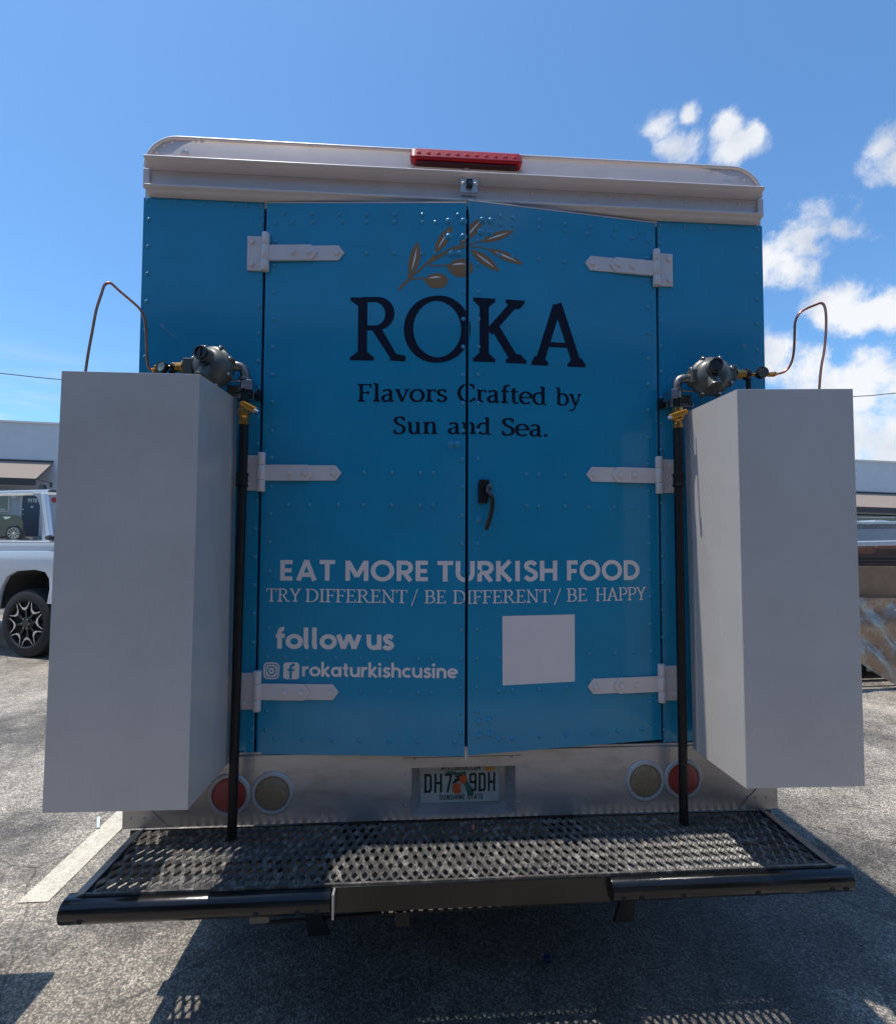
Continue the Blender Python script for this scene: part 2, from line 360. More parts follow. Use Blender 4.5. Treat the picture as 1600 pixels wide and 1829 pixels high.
g = mb.build('bounce_cut_ground', mat('added_dark_ground', (.045, .045, .047), .85, noise=.3, nscale=60, bump=.4, bscale=150), origin=(0, -6, .004)); g['kind'] = 'structure'
# ================================================================ FOOD TRUCK
truck = thing('food_truck', (0, 3, 0), 'blue food truck seen from behind with olive branch lettering on its double rear doors', 'food truck')
HW = 1.18; ZB = .54
ZT = (PY(257, 350, 0).z+PY(1361, 403, 0).z)/2           # top of blue skin
ZD = .778                                               # bottom of blue skin
ZRL0, ZRL1 = ZT, PY(256, 331, -.03).z                   # lower drip rail
ZRU0, ZRU1 = PY(256, 301, -.0).z, PY(258, 281, -.04).z  # upper drip rail
ZTOP = (PY(300, 245, 0).z+PY(1310, 298, 0).z)/2
HX = (PY(475, 362, 0).x, PY(1171, 398, 0).x)
def arcprof(hw, zt, r, z0, n=10):
    p = [(-hw, z0)]
    for i in range(n+1):
        t = math.pi-i*math.pi/2/n; p.append((-hw+r+r*math.cos(t), zt-r+r*math.sin(t)))
    for i in range(n+1):
        t = math.pi/2-i*math.pi/2/n; p.append((hw-r+r*math.cos(t), zt-r+r*math.sin(t)))
    p.append((hw, z0)); return p
R0 = .115
pts = [Vector((x, .045, z)) for x, z in arcprof(HW-.004, ZTOP-.006, R0, ZB+.02)]
MB().prism(pts, (0, 5.6, 0)).build('body', BLUE, truck)
# rear roof cap (pale panel with rounded ends)
pts = [Vector((x, 0, z)) for x, z in arcprof(HW-.002, ZTOP, R0, ZRU1-.012)]
MB().prism(pts, (0, .045, 0)).build('roof_cap', TRIM, truck, bevel=.003, smooth=35)
# rim bead along the cap edge
pts = [Vector((x, -.002, z)) for x, z in arcprof(HW-.004, ZTOP-.003, R0, ZRU1)]
MB().tube(pts[1:-1], .0065, 8, 1).build('roof_bead', TRIM, truck, smooth=60)
# fascia between the rails
MB().box(-HW+.004, HW-.004, .004, .044, ZT-.02, ZRU1-.014).build('fascia_panel', TRIM, truck)
def rail(z0, z1, out, name):
    prof = [(.004, z1+.004), (-out+.006, z1+.004), (-out, z1), (-out, z1-.004), (-out+.004, z1-.006)]
    n = 7
    for i in range(n+1):
        t = i/n; prof.append((-out+.005+(out-.01)*(1-math.cos(t*math.pi/2)), z1-.008-(z1-.010-z0)*math.sin(t*math.pi/2)))
    prof.append((.004, z0))
    MB().prism([Vector((-HW+.022, y, z)) for y, z in prof], (2*HW-.044, 0, 0)).build(name, TRIM, truck, smooth=30)
rail(ZRL0, ZRL1, .032, 'drip_rail'); rail(ZRU0, ZRU1, .045, 'drip_rail')
for zz, oo in ((ZRL1, .032), (ZRU1, .045)): MB().tube([(-HW+.022, -oo-.001, zz+.001), (HW-.022, -oo-.001, zz+.001)], .0052, 10, 1).build('rail_bead', TRIM, truck, smooth=60)
for sx_ in (-1, 1):
    MB().box(sx_*(HW-.012)-.011, sx_*(HW-.012)+.011, -.012, .0, ZRL1+.006, ZRU0-.004).build('rail_end_bracket', TRIM, truck, bevel=.003)
# blue side skins beside the doors (z from ZD to ZT)
for k, (a, b) in enumerate(((-HW, HX[0]-.006), (HX[1]+.006, HW))):
    MB().box(a, b, 0, .044, ZD+.01, ZT-.001).build('rear_skin', BLUE, truck, bevel=.002)
# door jamb (dark recess behind doors)
MB().box(HX[0]-.02, HX[1]+.02, .0445, .0448, ZD-.05, ZT).build('door_jamb', DARK, truck)
# lower aluminium panel with licence recess
RX0, RX1 = PY(735, 1410, 0).x, PY(919, 1410, 0).x; RZ1, RZ0 = PY(760, 1369, 0).z, PY(780, 1452, 0).z
mb = MB(); yb0, yb1 = -.012, .044
LW = HW+.004
mb.box(-LW, RX0, yb0, yb1, ZB, ZD); mb.box(RX1, LW, yb0, yb1, ZB, ZD); mb.box(RX0, RX1, yb0, yb1, RZ1, ZD); mb.box(RX0, RX1, yb0, yb1, ZB, RZ0)
lower = mb.build('lower_panel', ALU, truck)
MB().box(-LW+.002, LW-.002, yb0+.006, yb1, ZD, ZD+.009).build('lower_lip', ALU, truck)
mb = MB(); i0, i1 = RX0+.028, RX1-.028; j0, j1 = RZ0+.013, RZ1-.004; d = .0425
mb.quad((RX0, yb0, RZ0), (RX1, yb0, RZ0), (i1, d, j0), (i0, d, j0)); mb.quad((RX0, yb0, RZ1), (i0, d, j1), (i1, d, j1), (RX1, yb0, RZ1))
mb.quad((RX0, yb0, RZ0), (i0, d, j0), (i0, d, j1), (RX0, yb0, RZ1)); mb.quad((RX1, yb0, RZ0), (RX1, yb0, RZ1), (i1, d, j1), (i1, d, j0))
mb.quad((i0, d, j0), (i1, d, j0), (i1, d, j1), (i0, d, j1))
mb.build('plate_recess', ALU, truck)
# plate surround sheet edges
fx0 = PY(721, 1400, yb0).x; fx1 = PY(931, 1400, yb0).x
mb = MB(); zz0 = ZB+.001; y0 = yb0-.0025
mb.box(fx0, RX0-.004, y0, yb0-.0004, zz0, ZD-.02); mb.box(RX1+.004, fx1, y0, yb0-.0004, zz0, ZD-.02); mb.box(RX0-.004, RX1+.004, y0, yb0-.0004, RZ1+.004, ZD-.02); mb.box(RX0-.004, RX1+.004, y0, yb0-.0004, zz0, RZ0-.003)
mb.build('plate_surround', ALU, truck)
# corner patches
for sg in (-1, 1):
    x0 = sg*(LW-.001)
    MB().prism([(x0, -.0150, ZB+.001), (x0-sg*.155, -.0150, ZB+.001), (x0-sg*.03, -.0150, ZB+.125), (x0, -.0150, ZB+.16)], (0, .0026, 0)).build('corner_patch', ALU, truck)
    a = HX[0] if sg < 0 else HX[1]
    xa, xb = sorted((a+sg*.002, a+sg*.098))
    MB().box(xa, xb, -.0152, -.0124, ZD-.062, ZD-.001).build('corner_patch', ALU, truck)
# ---- doors
YC = -.073
class Door:
    pass
doors = []
for k in (0, 1):
    D = Door(); h = HX[k]; cx = -.003 if k == 0 else .0075
    D.h = Vector((h, -.004, 0)); c = Vector((cx, YC if k else YC+.003, 0)); D.u = (c-D.h).normalized(); D.len = (c-D.h).length
    D.n = Vector((0, 0, 1)).cross(D.u) if k else D.u.cross(Vector((0, 0, 1)))
    if D.n.y > 0: D.n = -D.n
    D.k = k
    def pj(px, py, D=D):
        p = onplane(px, py, D.h, D.n); return (p-D.h).dot(D.u), p.z
    D.pj = pj
    D.at = lambda u, z, o=0, D=D: D.h+D.u*u+Vector((0, 0, z))+D.n*o
    doors.append(D)
z_ht = doors[0].pj(475, 362)[1]; z_ct = doors[0].pj(834, 362)[1]; z_hb = doors[0].pj(458, 1348)[1]; z_cb = doors[0].pj(831, 1352)[1]
cz = [(z_ht, z_ct, z_hb, z_cb)]
cz.append((doors[1].pj(1171, 398)[1], doors[1].pj(838.5, 358)[1], doors[1].pj(1175, 1322)[1], doors[1].pj(835, 1350)[1]))
for D, (a, b, c_, e) in zip(doors, cz):
    th = .034; q = [D.at(.004, c_), D.at(D.len, e), D.at(D.len, b), D.at(.004, a)]
    mb = MB().prism(q, -D.n*th)
    D.ob = mb.build('rear_door', BLUE, truck, bevel=.0015)
    # pale metal edge trim round the leaf
    mb = MB(); cc = [D.at(.002, c_-.002, -.001), D.at(D.len+.0015, e-.002, -.001), D.at(D.len+.0015, b+.002, -.001), D.at(.002, a+.002, -.001)]
    mb.tube([cc[3], cc[2]], .0022, 6, 1)
    mb.build('door_edge_trim', TRIM, D.ob)
tag(doors[0].ob, 'left rear door leaf'); tag(doors[1].ob, 'right rear door leaf with black handle and blank white square')
# weather strip behind the gap
MB().box(-.012, .018, YC+.034, YC+.036+.03, ZD+.03, ZT-.02).build('door_gasket', DARK, truck)
# ---- rivets
def rivet_mesh(r, h, m, nm):
    b = MB().dome((0, 0, 0), (0, -1, 0), r, h, 12, 3); o = b.build(nm, m, None, smooth=50, origin=(0, 0, 0)); me = o.data; bpy.data.objects.remove(o); WLOC.pop(o, None) if o in WLOC else None; return me
WLOC2 = WLOC
def rmesh(prof, m, nm, n=12):
    mb = MB().lathe((0, 0, 0), (0, -1, 0), prof, n); me = bpy.data.meshes.new(nm); me.from_pydata(mb.v, [], mb.f); me.materials.append(m)
    for p in me.polygons: p.use_smooth = True
    me.set_sharp_from_angle(angle=math.radians(50)); return me
def domeprof(r, h, k=3): return [(r, -.001)]+[(r*math.cos(i*math.pi/2/k), h*math.sin(i*math.pi/2/k)) for i in range(0, k)]+[(r*.1, h)]
RV = rmesh(domeprof(.0080, .0050), RIVB, 'rivet')
RVB = rmesh([(.0155, -.001), (.0145, .0014), (.0095, .0022), (.0088, .0050), (.0055, .0076), (.001, .0080)], RIVB, 'rivet')
RVG = rmesh(domeprof(.0072, .0048), TRIM, 'rivet'); RVGB = rmesh([(.0150, -.001), (.0140, .004), (.008, .008), (.001, .0085)], TRIM, 'rivet')
RVA = rmesh(domeprof(.0042, .0025), ALU, 'rivet')
BOLT = rmesh([(.0105, -.001), (.0102, .0065), (.0095, .0078), (.001, .0082)], TRIM, 'bolt', 6)
def rivets(lst, ox, oy, sc, target, mesh=RV):
    for X, Y in lst:
        px, py = ox+X/sc, oy+Y/sc
        if isinstance(target, Door):
            u, z = target.pj(px, py); inst(mesh, 'rivet', target.at(u, z, .0002), target.ob)
        else:
            inst(mesh, 'rivet', PY(px, py, target), truck)
def inst(src, name, o, parent):
    ob = bpy.data.objects.new(name, src); COL.objects.link(ob); place(ob, Vector(o), parent); return ob
DL, DR = doors
rivets([(716, 418), (845, 418), (971, 420), (1098, 420), (1225, 420), (1353, 420), (1517, 422), (676, 460), (755, 456), (852, 456), (983, 457), (1098, 456), (1225, 456), (1353, 456), (1413, 456),
        (1096, 600), (1224, 600), (1352, 600), (1411, 600), (676, 545), (673, 656)], 230, 220, 2.5806, DL)
rivets([(1473, 450), (1541, 450), (1488, 600), (1521, 600), (1473, 521), (1540, 521)], 230, 220, 2.5806, DL, RVB)
rivets([(489.7, 521.5), (488.9, 570.5), (488, 619.7), (487.5, 669), (486.7, 718), (486, 768), (485, 817), (483.8, 867.7), (483, 918), (481.7, 968), (481.7, 1019.4), (480, 1121.7), (477, 1173), (476.7, 1269.5), (475, 1303.6),
        (828, 522), (827.4, 569.5), (827.2, 619), (827, 669.4), (827, 719.5), (827, 769), (826.3, 820), (826, 870), (825.8, 920), (825.5, 971.4), (825, 1022), (824.6, 1071.9), (824.5, 1124.9), (824, 1176), (823, 1228.8), (823, 1273.4), (822.6, 1309.4), (811.9, 1326),
        (650, 844), (700.6, 844), (750.7, 844.7), (774, 844.7), (515, 901.5), (552.5, 901.5), (604, 902), (649.7, 902), (700, 902.4), (750, 902.4), (773.8, 902.6)], 0, 0, 1, DL)
rivets([(303, 740), (446, 742), (643, 743), (819, 745), (1015, 748), (1210, 750), (1300, 750), (818, 973), (1014, 975), (1208, 978), (1298, 979), (228, 1298), (421, 1300), (616, 1303), (811, 1306), (1007, 1310), (1203, 1314)], 430, 980, 3.81, DL)
rivets([(1467, 742), (1514, 740)], 420, 600, 3.81, DL, RVB)
rivets([(293, 428), (350, 435), (473, 448), (590, 462), (708, 474), (822, 488), (935, 501), (293, 464), (350, 470), (473, 484), (590, 496), (696, 508), (815, 521), (900, 530), (971, 542), (471, 625), (590, 638), (970, 622), (192, 541), (192, 651), (287, 607), (350, 615)], 780, 220, 2.5806, DR)
rivets([(208, 445), (247, 448), (201, 500), (245, 505)], 780, 220, 2.5806, DR, RVB)
rivets([(854.4, 521), (854.4, 569.5), (854.4, 619), (854.2, 669), (854, 719.5), (853.8, 769), (853.3, 819), (852.8, 970), (853.6, 1020.7), (852.8, 1071.9), (852, 1123.6), (852, 1175.5), (851.5, 1227), (851.5, 1272),
        (1156, 501), (1156.3, 547.7), (1157, 594), (1157.4, 640.3), (1157.5, 686), (1157.8, 732.5), (1157.8, 781), (1157.5, 828.3), (1158, 875.6), (1159, 922.8), (1159, 970.6), (1159.6, 1018.8), (1160, 1066.6), (1160.2, 1114.6), (1160.4, 1163.7), (1161, 1253), (1161.5, 1291),
        (940.5, 847), (962.5, 847), (1009.5, 847.8), (940.2, 903.7), (962.5, 903.7), (1009.5, 904), (1050.7, 905), (1097, 905.8), (1130.8, 905.8)], 0, 0, 1, DR)
rivets([(887, 717), (1062, 709), (1190, 703), (275, 742), (275, 968), (363, 963), (548, 955), (727, 945), (272, 1300), (360, 1292), (548, 1278), (728, 1265), (905, 1250), (1080, 1240), (1247, 1228)], 820, 980, 3.81, DR)
rivets([(133, 1178), (205, 1172), (133, 1272), (205, 1262), (133, -198), (205, -195)], 820, 980, 3.81, DR, RVB)
# side skins
rivets([(140, 95), (425, 115), (716, 130), (1013, 148), (1150, 155), (147, 295), (140, 572), (132, 850), (123, 1133), (116, 1420), (110, 1698)], 240, 340, 5.714, 0)
rivets([(308, 185), (307, 300), (307, 403), (292, 1035), (284, 1350), (277, 1667)], 420, 340, 6.53, 0)
rivets([(158, 168), (157, 355), (154, 547), (152, 735), (148, 1118), (138, 1308), (136, 1500)], 420, 600, 3.81, 0)
rivets([(91, 247), (87, 440), (84, 638), (76, 1228), (75, 1308), (70, 1388), (30, 1388)], 430, 980, 3.81, 0)
rivets([(1035, 150), (1178, 155), (1323, 162), (1020, 265), (1027, 360), (1038, 957), (1040, 1255), (1047, 1557)], 1020, 380, 6.53, 0)
rivets([(1372, 70), (1374, 243), (1374, 420), (1374, 595), (1374, 775), (1378, 1135), (1382, 1320), (1383, 1500)], 820, 600, 3.81, 0)
rivets([(1383, 230), (1385, 418), (1386, 605), (1395, 1230), (1400, 1308), (1437, 1308)], 820, 980, 3.81, 0)
rivets([(530, 820), (672, 825), (808, 830), (800, 938), (800, 1083), (802, 1227), (804, 1372), (806, 1518), (808, 1664)], 1100, 150, 3.2, 0)
# fascia, cap rivets
rivets([(200+119*i, 310+6.3*i) for i in range(-4, 11) if i not in (-1,)] + [(1464, 376), (1464, 402), (1464, 428)], 780, 220, 2.5806, .004, RVG)
rivets([(128, 133), (163, 102), (200, 86), (309, 79), (338, 82)], 230, 220, 2.5806, 0, RVG); rivets([(259, 140)], 230, 220, 2.5806, 0, RVGB)
rivets([(545, 500), (576, 500), (692, 523), (731, 544), (768, 588)], 1100, 150, 3.2, 0, RVG); rivets([(632, 575)], 1100, 150, 3.2, 0, RVGB)
rivets([(734, 298), (833, 305), (931, 311)], 0, 0, 1, 0, RVGB)
rivets([(32, 1443), (70, 1443)], 430, 980, 3.81, -.0152, RVA); rivets([(1393, 1365), (1430, 1365)], 820, 980, 3.81, -.0152, RVA)
rivets([(465, 432), (528, 430), (571, 428)], 60, 1300, 2.667, -.015, RVA); rivets([(817, 370), (857, 368), (911, 366)], 1060, 1300, 2.963, -.015, RVA)
rivets([(152, 200), (149, 373), (150, 552), (1392, 170), (1393, 340), (1393, 512), (250, 40), (1313, 15)], 700, 1350, 6.154, yb0-.0025, RVA)
# ---- hinges
def hinge(D, zc, skin_x):
    sg = 1 if D.k == 0 else -1
    root = MB().box(min(skin_x, skin_x-sg*.062), max(skin_x, skin_x-sg*.062), -.0085, .0, zc-.064, zc+.064).build('hinge', TRIM, truck, bevel=.0015)
    kx = skin_x+sg*.006
    for a, b in ((zc+.0285, zc+.073), (zc-.026, zc+.0275), (zc-.068, zc-.027)):
        MB().lathe((kx, -.014, a), (0, 0, 1), [(.0125, 0), (.014, .002), (.014, b-a-.002), (.0125, b-a)], 16).build('knuckle', TRIM, root, smooth=40)
    hh = .0275
    def arrow(u0, u1, o0, o1, hh):
        tip = .021
        return MB().prism([D.at(u0, zc-hh, o0), D.at(u1-tip, zc-hh, o0), D.at(u1, zc, o0), D.at(u1-tip, zc+hh, o0), D.at(u0, zc+hh, o0)], D.n*(o1-o0))
    arrow(.01, .296, .0006, .0055, hh).build('strap', TRIM, root, bevel=.0008)
    arrow(.004, .197, .0060, .0115, hh+.001).build('strap', TRIM, root, bevel=.0008)
    for u, o in ((.108, .0115), (.166, .0115), (.268, .0055)): inst(BOLT, 'bolt', D.at(u, zc, o), root)
    for dz in (.042, -.042): inst(BOLT, 'bolt', Vector((skin_x-sg*.045, -.0085, zc+dz)), root)
    inst(RVG, 'bolt', D.at(.012, zc, .012), root)
for D, pts in ((DL, ((477, 452.5), (468, 844.5), (459, 1235))), (DR, ((1170, 480.5), (1172, 850), (1174, 1221)))):
    for px, py in pts: hinge(D, PY(px, py, -.008).z, HX[D.k])
# ---- lettering: small stroke font engine on the door skins -----------------------------
def arc(cx, cy, rx, ry, a0, a1, n=None):
    n = n or max(5, int(abs(a1-a0)/11)); return [(cx+rx*math.cos(math.radians(a0+(a1-a0)*i/n)), cy+ry*math.sin(math.radians(a0+(a1-a0)*i/n))) for i in range(n+1)]
def smooth(pts, sub=7):
    out = []
    for i in range(len(pts)-1):
        p0 = pts[max(i-1, 0)]; p1 = pts[i]; p2 = pts[i+1]; p3 = pts[min(i+2, len(pts)-1)]
        for k in range(sub):
            t = k/sub; out.append(tuple(.5*((2*p1[j])+(p2[j]-p0[j])*t+(2*p0[j]-5*p1[j]+4*p2[j]-p3[j])*t*t+(3*p1[j]-p0[j]-3*p2[j]+p3[j])*t**3) for j in (0, 1)))
    out.append(pts[-1]); return out
# strokes: ('p', points) nib stroke ; ('t', points) thin ; ('f', xc, y, dir, left, right) foot serif ; ('g', polygon)
def SG(X=.70):
    """serif glyphs: cap height 1, x-height X"""
    G = {}
    G['R'] = (.90, [('p', [(.21, .02), (.21, .98)]), ('f', .21, 0, 1, .2, .19), ('f', .21, 1, -1, .2, .0), ('p', [(.2, .965), (.40, .965)]+arc(.42, .74, .225, .225, 88, -88)+[(.21, .515)]), ('p', [(.42, .52), (.72, .05), (.90, .03)]), ('g', [(.62, 0), (.90, 0), (.90, .05), (.78, .09)])])
    G['O'] = (1.04, [('p', arc(.52, .5, .45, .485, 90, 450, 48))])
    G['K'] = (.86, [('p', [(.19, .02), (.19, .98)]), ('f', .19, 0, 1, .18, .18), ('f', .19, 1, -1, .18, .18), ('p', [(.70, .96), (.27, .47)]), ('f', .69, 1, -1, .15, .16), ('p', [(.36, .56), (.70, .03)]), ('f', .71, 0, 1, .17, .17)])
    G['A'] = (.90, [('p', [(.13, .03), (.43, .97)]), ('p', [(.43, 1.0), (.76, .03)]), ('f', .13, 0, 1, .13, .15), ('f', .76, 0, 1, .16, .14), ('t', [(.22, .34), (.66, .34)])])
    G['F'] = (.66, [('p', [(.18, .02), (.18, .98)]), ('f', .18, 0, 1, .17, .19), ('f', .18, 1, -1, .17, 0), ('t', [(.18, .96), (.60, .96)]), ('t', [(.595, .99), (.595, .79)]), ('t', [(.18, .51), (.50, .51)]), ('t', [(.49, .60), (.49, .42)])])
    G['C'] = (.76, [('p', arc(.44, .5, .37, .485, 50, 325, 34)), ('t', [(.69, .96), (.69, .72)])])
    G['S'] = (.60, [('p', smooth([(.50, .86), (.40, .955), (.27, .97), (.14, .89), (.12, .73), (.24, .58), (.42, .47), (.50, .33), (.47, .13), (.31, .025), (.16, .04), (.08, .15)])), ('t', [(.50, .95), (.50, .75)]), ('t', [(.08, .26), (.08, .05)])])
    G['T'] = (.78, [('p', [(.39, .02), (.39, .97)]), ('f', .39, 0, 1, .17, .17), ('t', [(.05, .96), (.73, .96)]), ('t', [(.055, .99), (.055, .77)]), ('t', [(.725, .99), (.725, .77)])])
    G['Y'] = (.78, [('p', [(.39, .02), (.39, .45)]), ('f', .39, 0, 1, .17, .17), ('p', [(.39, .42), (.11, .97)]), ('p', [(.39, .42), (.67, .97)]), ('f', .11, 1, -1, .12, .13), ('f', .67, 1, -1, .13, .12)])
    G['D'] = (.88, [('p', [(.18, .02), (.18, .98)]), ('f', .18, 0, 1, .16, 0), ('f', .18, 1, -1, .16, 0), ('p', [(.18, .965), (.38, .965)]+arc(.40, .5, .40, .465, 88, -88)+[(.18, .035)])])
    G['I'] = (.42, [('p', [(.21, .02), (.21, .98)]), ('f', .21, 0, 1, .17, .17), ('f', .21, 1, -1, .17, .17)])
    G['E'] = (.70, [('p', [(.18, .02), (.18, .98)]), ('f', .18, 0, 1, .16, 0), ('f', .18, 1, -1, .16, 0), ('t', [(.18, .96), (.60, .96)]), ('t', [(.595, .99), (.595, .80)]), ('t', [(.18, .51), (.48, .51)]), ('t', [(.47, .60), (.47, .42)]), ('t', [(.18, .04), (.63, .04)]), ('t', [(.625, .01), (.625, .22)])])
    G['N'] = (.94, [('t', [(.19, .02), (.19, .96)]), ('f', .19, 0, 1, .15, .15), ('p', [(.15, .97), (.76, .03)]), ('t', [(.76, .02), (.76, .98)]), ('f', .76, 1, -1, .15, .15), ('t', [(.04, .97), (.22, .97)])])
    G['B'] = (.76, [('p', [(.18, .02), (.18, .98)]), ('f', .18, 0, 1, .16, 0), ('f', .18, 1, -1, .16, 0), ('p', [(.18, .965), (.38, .965)]+arc(.40, .745, .20, .22, 88, -88)+[(.18, .525)]), ('p', [(.38, .525)]+arc(.42, .28, .24, .245, 88, -88)+[(.18, .035)])])
    G['H'] = (.92, [('p', [(.19, .02), (.19, .98)]), ('f', .19, 0, 1, .16, .16), ('f', .19, 1, -1, .16, .16), ('p', [(.73, .02), (.73, .98)]), ('f', .73, 0, 1, .16, .16), ('f', .73, 1, -1, .16, .16), ('t', [(.19, .51), (.73, .51)])])
    G['P'] = (.72, [('p', [(.18, .02), (.18, .98)]), ('f', .18, 0, 1, .16, .18), ('f', .18, 1, -1, .16, 0), ('p', [(.18, .965), (.38, .965)]+arc(.41, .71, .25, .255, 88, -88)+[(.18, .455)])])
    G['/'] = (.5, [('t', [(.04, -.2), (.44, 1.05)])])
    G['.'] = (.30, [('g', arc(.13, .08, .085, .085, 0, 340, 12))])
    A_ = 1.04
    G['l'] = (.38, [('p', [(.19, .02), (.19, A_-.02)]), ('f', .19, 0, 1, .15, .15), ('t', [(.05, A_-.03), (.19, A_-.03)])])
    G['a'] = (.60, [('p', smooth([(.10, X-.12), (.18, X-.045), (.30, X-.03), (.40, X-.09), (.42, X-.22)])), ('p', [(.42, X-.18), (.42, .12), (.47, .04), (.56, .045)]), ('p', smooth([(.42, X*.60), (.26, X*.55), (.11, X*.42), (.09, .14), (.20, .03), (.33, .07), (.43, .19)]))])
    G['v'] = (.64, [('p', [(.11, X-.03), (.33, .02)]), ('t', [(.33, .03), (.54, X-.03)]), ('t', [(.01, X-.03), (.23, X-.03)]), ('t', [(.43, X-.03), (.63, X-.03)])])
    G['o'] = (.66, [('p', arc(.33, X/2, .265, X/2-.025, 90, 450, 32))])
    G['r'] = (.50, [('p', [(.19, .02), (.19, X-.02)]), ('f', .19, 0, 1, .15, .17), ('t', [(.05, X-.03), (.19, X-.03)]), ('t', smooth([(.19, X*.66), (.27, X-.09), (.38, X-.03), (.46, X-.05)])), ('t', [(.45, X), (.45, X-.15)])])
    G['s'] = (.50, [('p', smooth([(.39, X-.11), (.30, X-.035), (.18, X-.035), (.10, X-.12), (.13, X*.60), (.26, X*.49), (.38, X*.37), (.40, .14), (.29, .03), (.16, .035), (.08, .12)])), ('t', [(.395, X-.01), (.395, X-.17)]), ('t', [(.08, .18), (.08, .02)])])
    G['f'] = (.42, [('p', [(.19, .02), (.19, .80), (.24, .96), (.33, 1.02), (.43, .99)]), ('f', .19, 0, 1, .15, .18), ('t', [(.05, X-.03), (.38, X-.03)])])
    G['t'] = (.42, [('p', [(.18, X+.17), (.18, .14), (.23, .04), (.33, .03), (.40, .06)]), ('t', [(.04, X-.03), (.38, X-.03)])])
    G['e'] = (.60, [('p', arc(.31, X/2, .25, X/2-.025, 0, 315, 28)), ('t', [(.07, X*.53), (.56, X*.53)])])
    G['d'] = (.68, [('p', arc(.31, X/2, .25, X/2-.025, 40, 320, 26)), ('p', [(.49, A_-.02), (.49, .03)]), ('t', [(.36, A_-.03), (.49, A_-.03)]), ('t', [(.49, .03), (.64, .03)])])
    G['b'] = (.66, [('p', arc(.35, X/2, .25, X/2-.025, 140, -140, 26)), ('p', [(.16, A_-.02), (.16, .03)]), ('t', [(.03, A_-.03), (.16, A_-.03)])])
    G['y'] = (.64, [('p', [(.11, X-.03), (.33, .04)]), ('t', smooth([(.54, X-.03), (.33, .03), (.22, -.20), (.08, -.27), (.03, -.24)])), ('t', [(.01, X-.03), (.23, X-.03)]), ('t', [(.43, X-.03), (.63, X-.03)])])
    G['u'] = (.70, [('p', [(.17, X-.02), (.17, .2), (.23, .06), (.34, .025), (.43, .06), (.51, .17)]), ('p', [(.52, X-.02), (.52, .03)]), ('t', [(.04, X-.03), (.17, X-.03)]), ('t', [(.39, X-.03), (.52, X-.03)]), ('t', [(.52, .03), (.66, .03)])])
    G['n'] = (.72, [('p', [(.18, .02), (.18, X-.02)]), ('f', .18, 0, 1, .14, .14), ('t', [(.04, X-.03), (.18, X-.03)]), ('p', smooth([(.19, X*.70), (.28, X-.07), (.40, X-.025), (.51, X-.09), (.54, X-.25)])), ('p', [(.54, X-.2), (.54, .02)]), ('f', .54, 0, 1, .14, .14)])
    return G
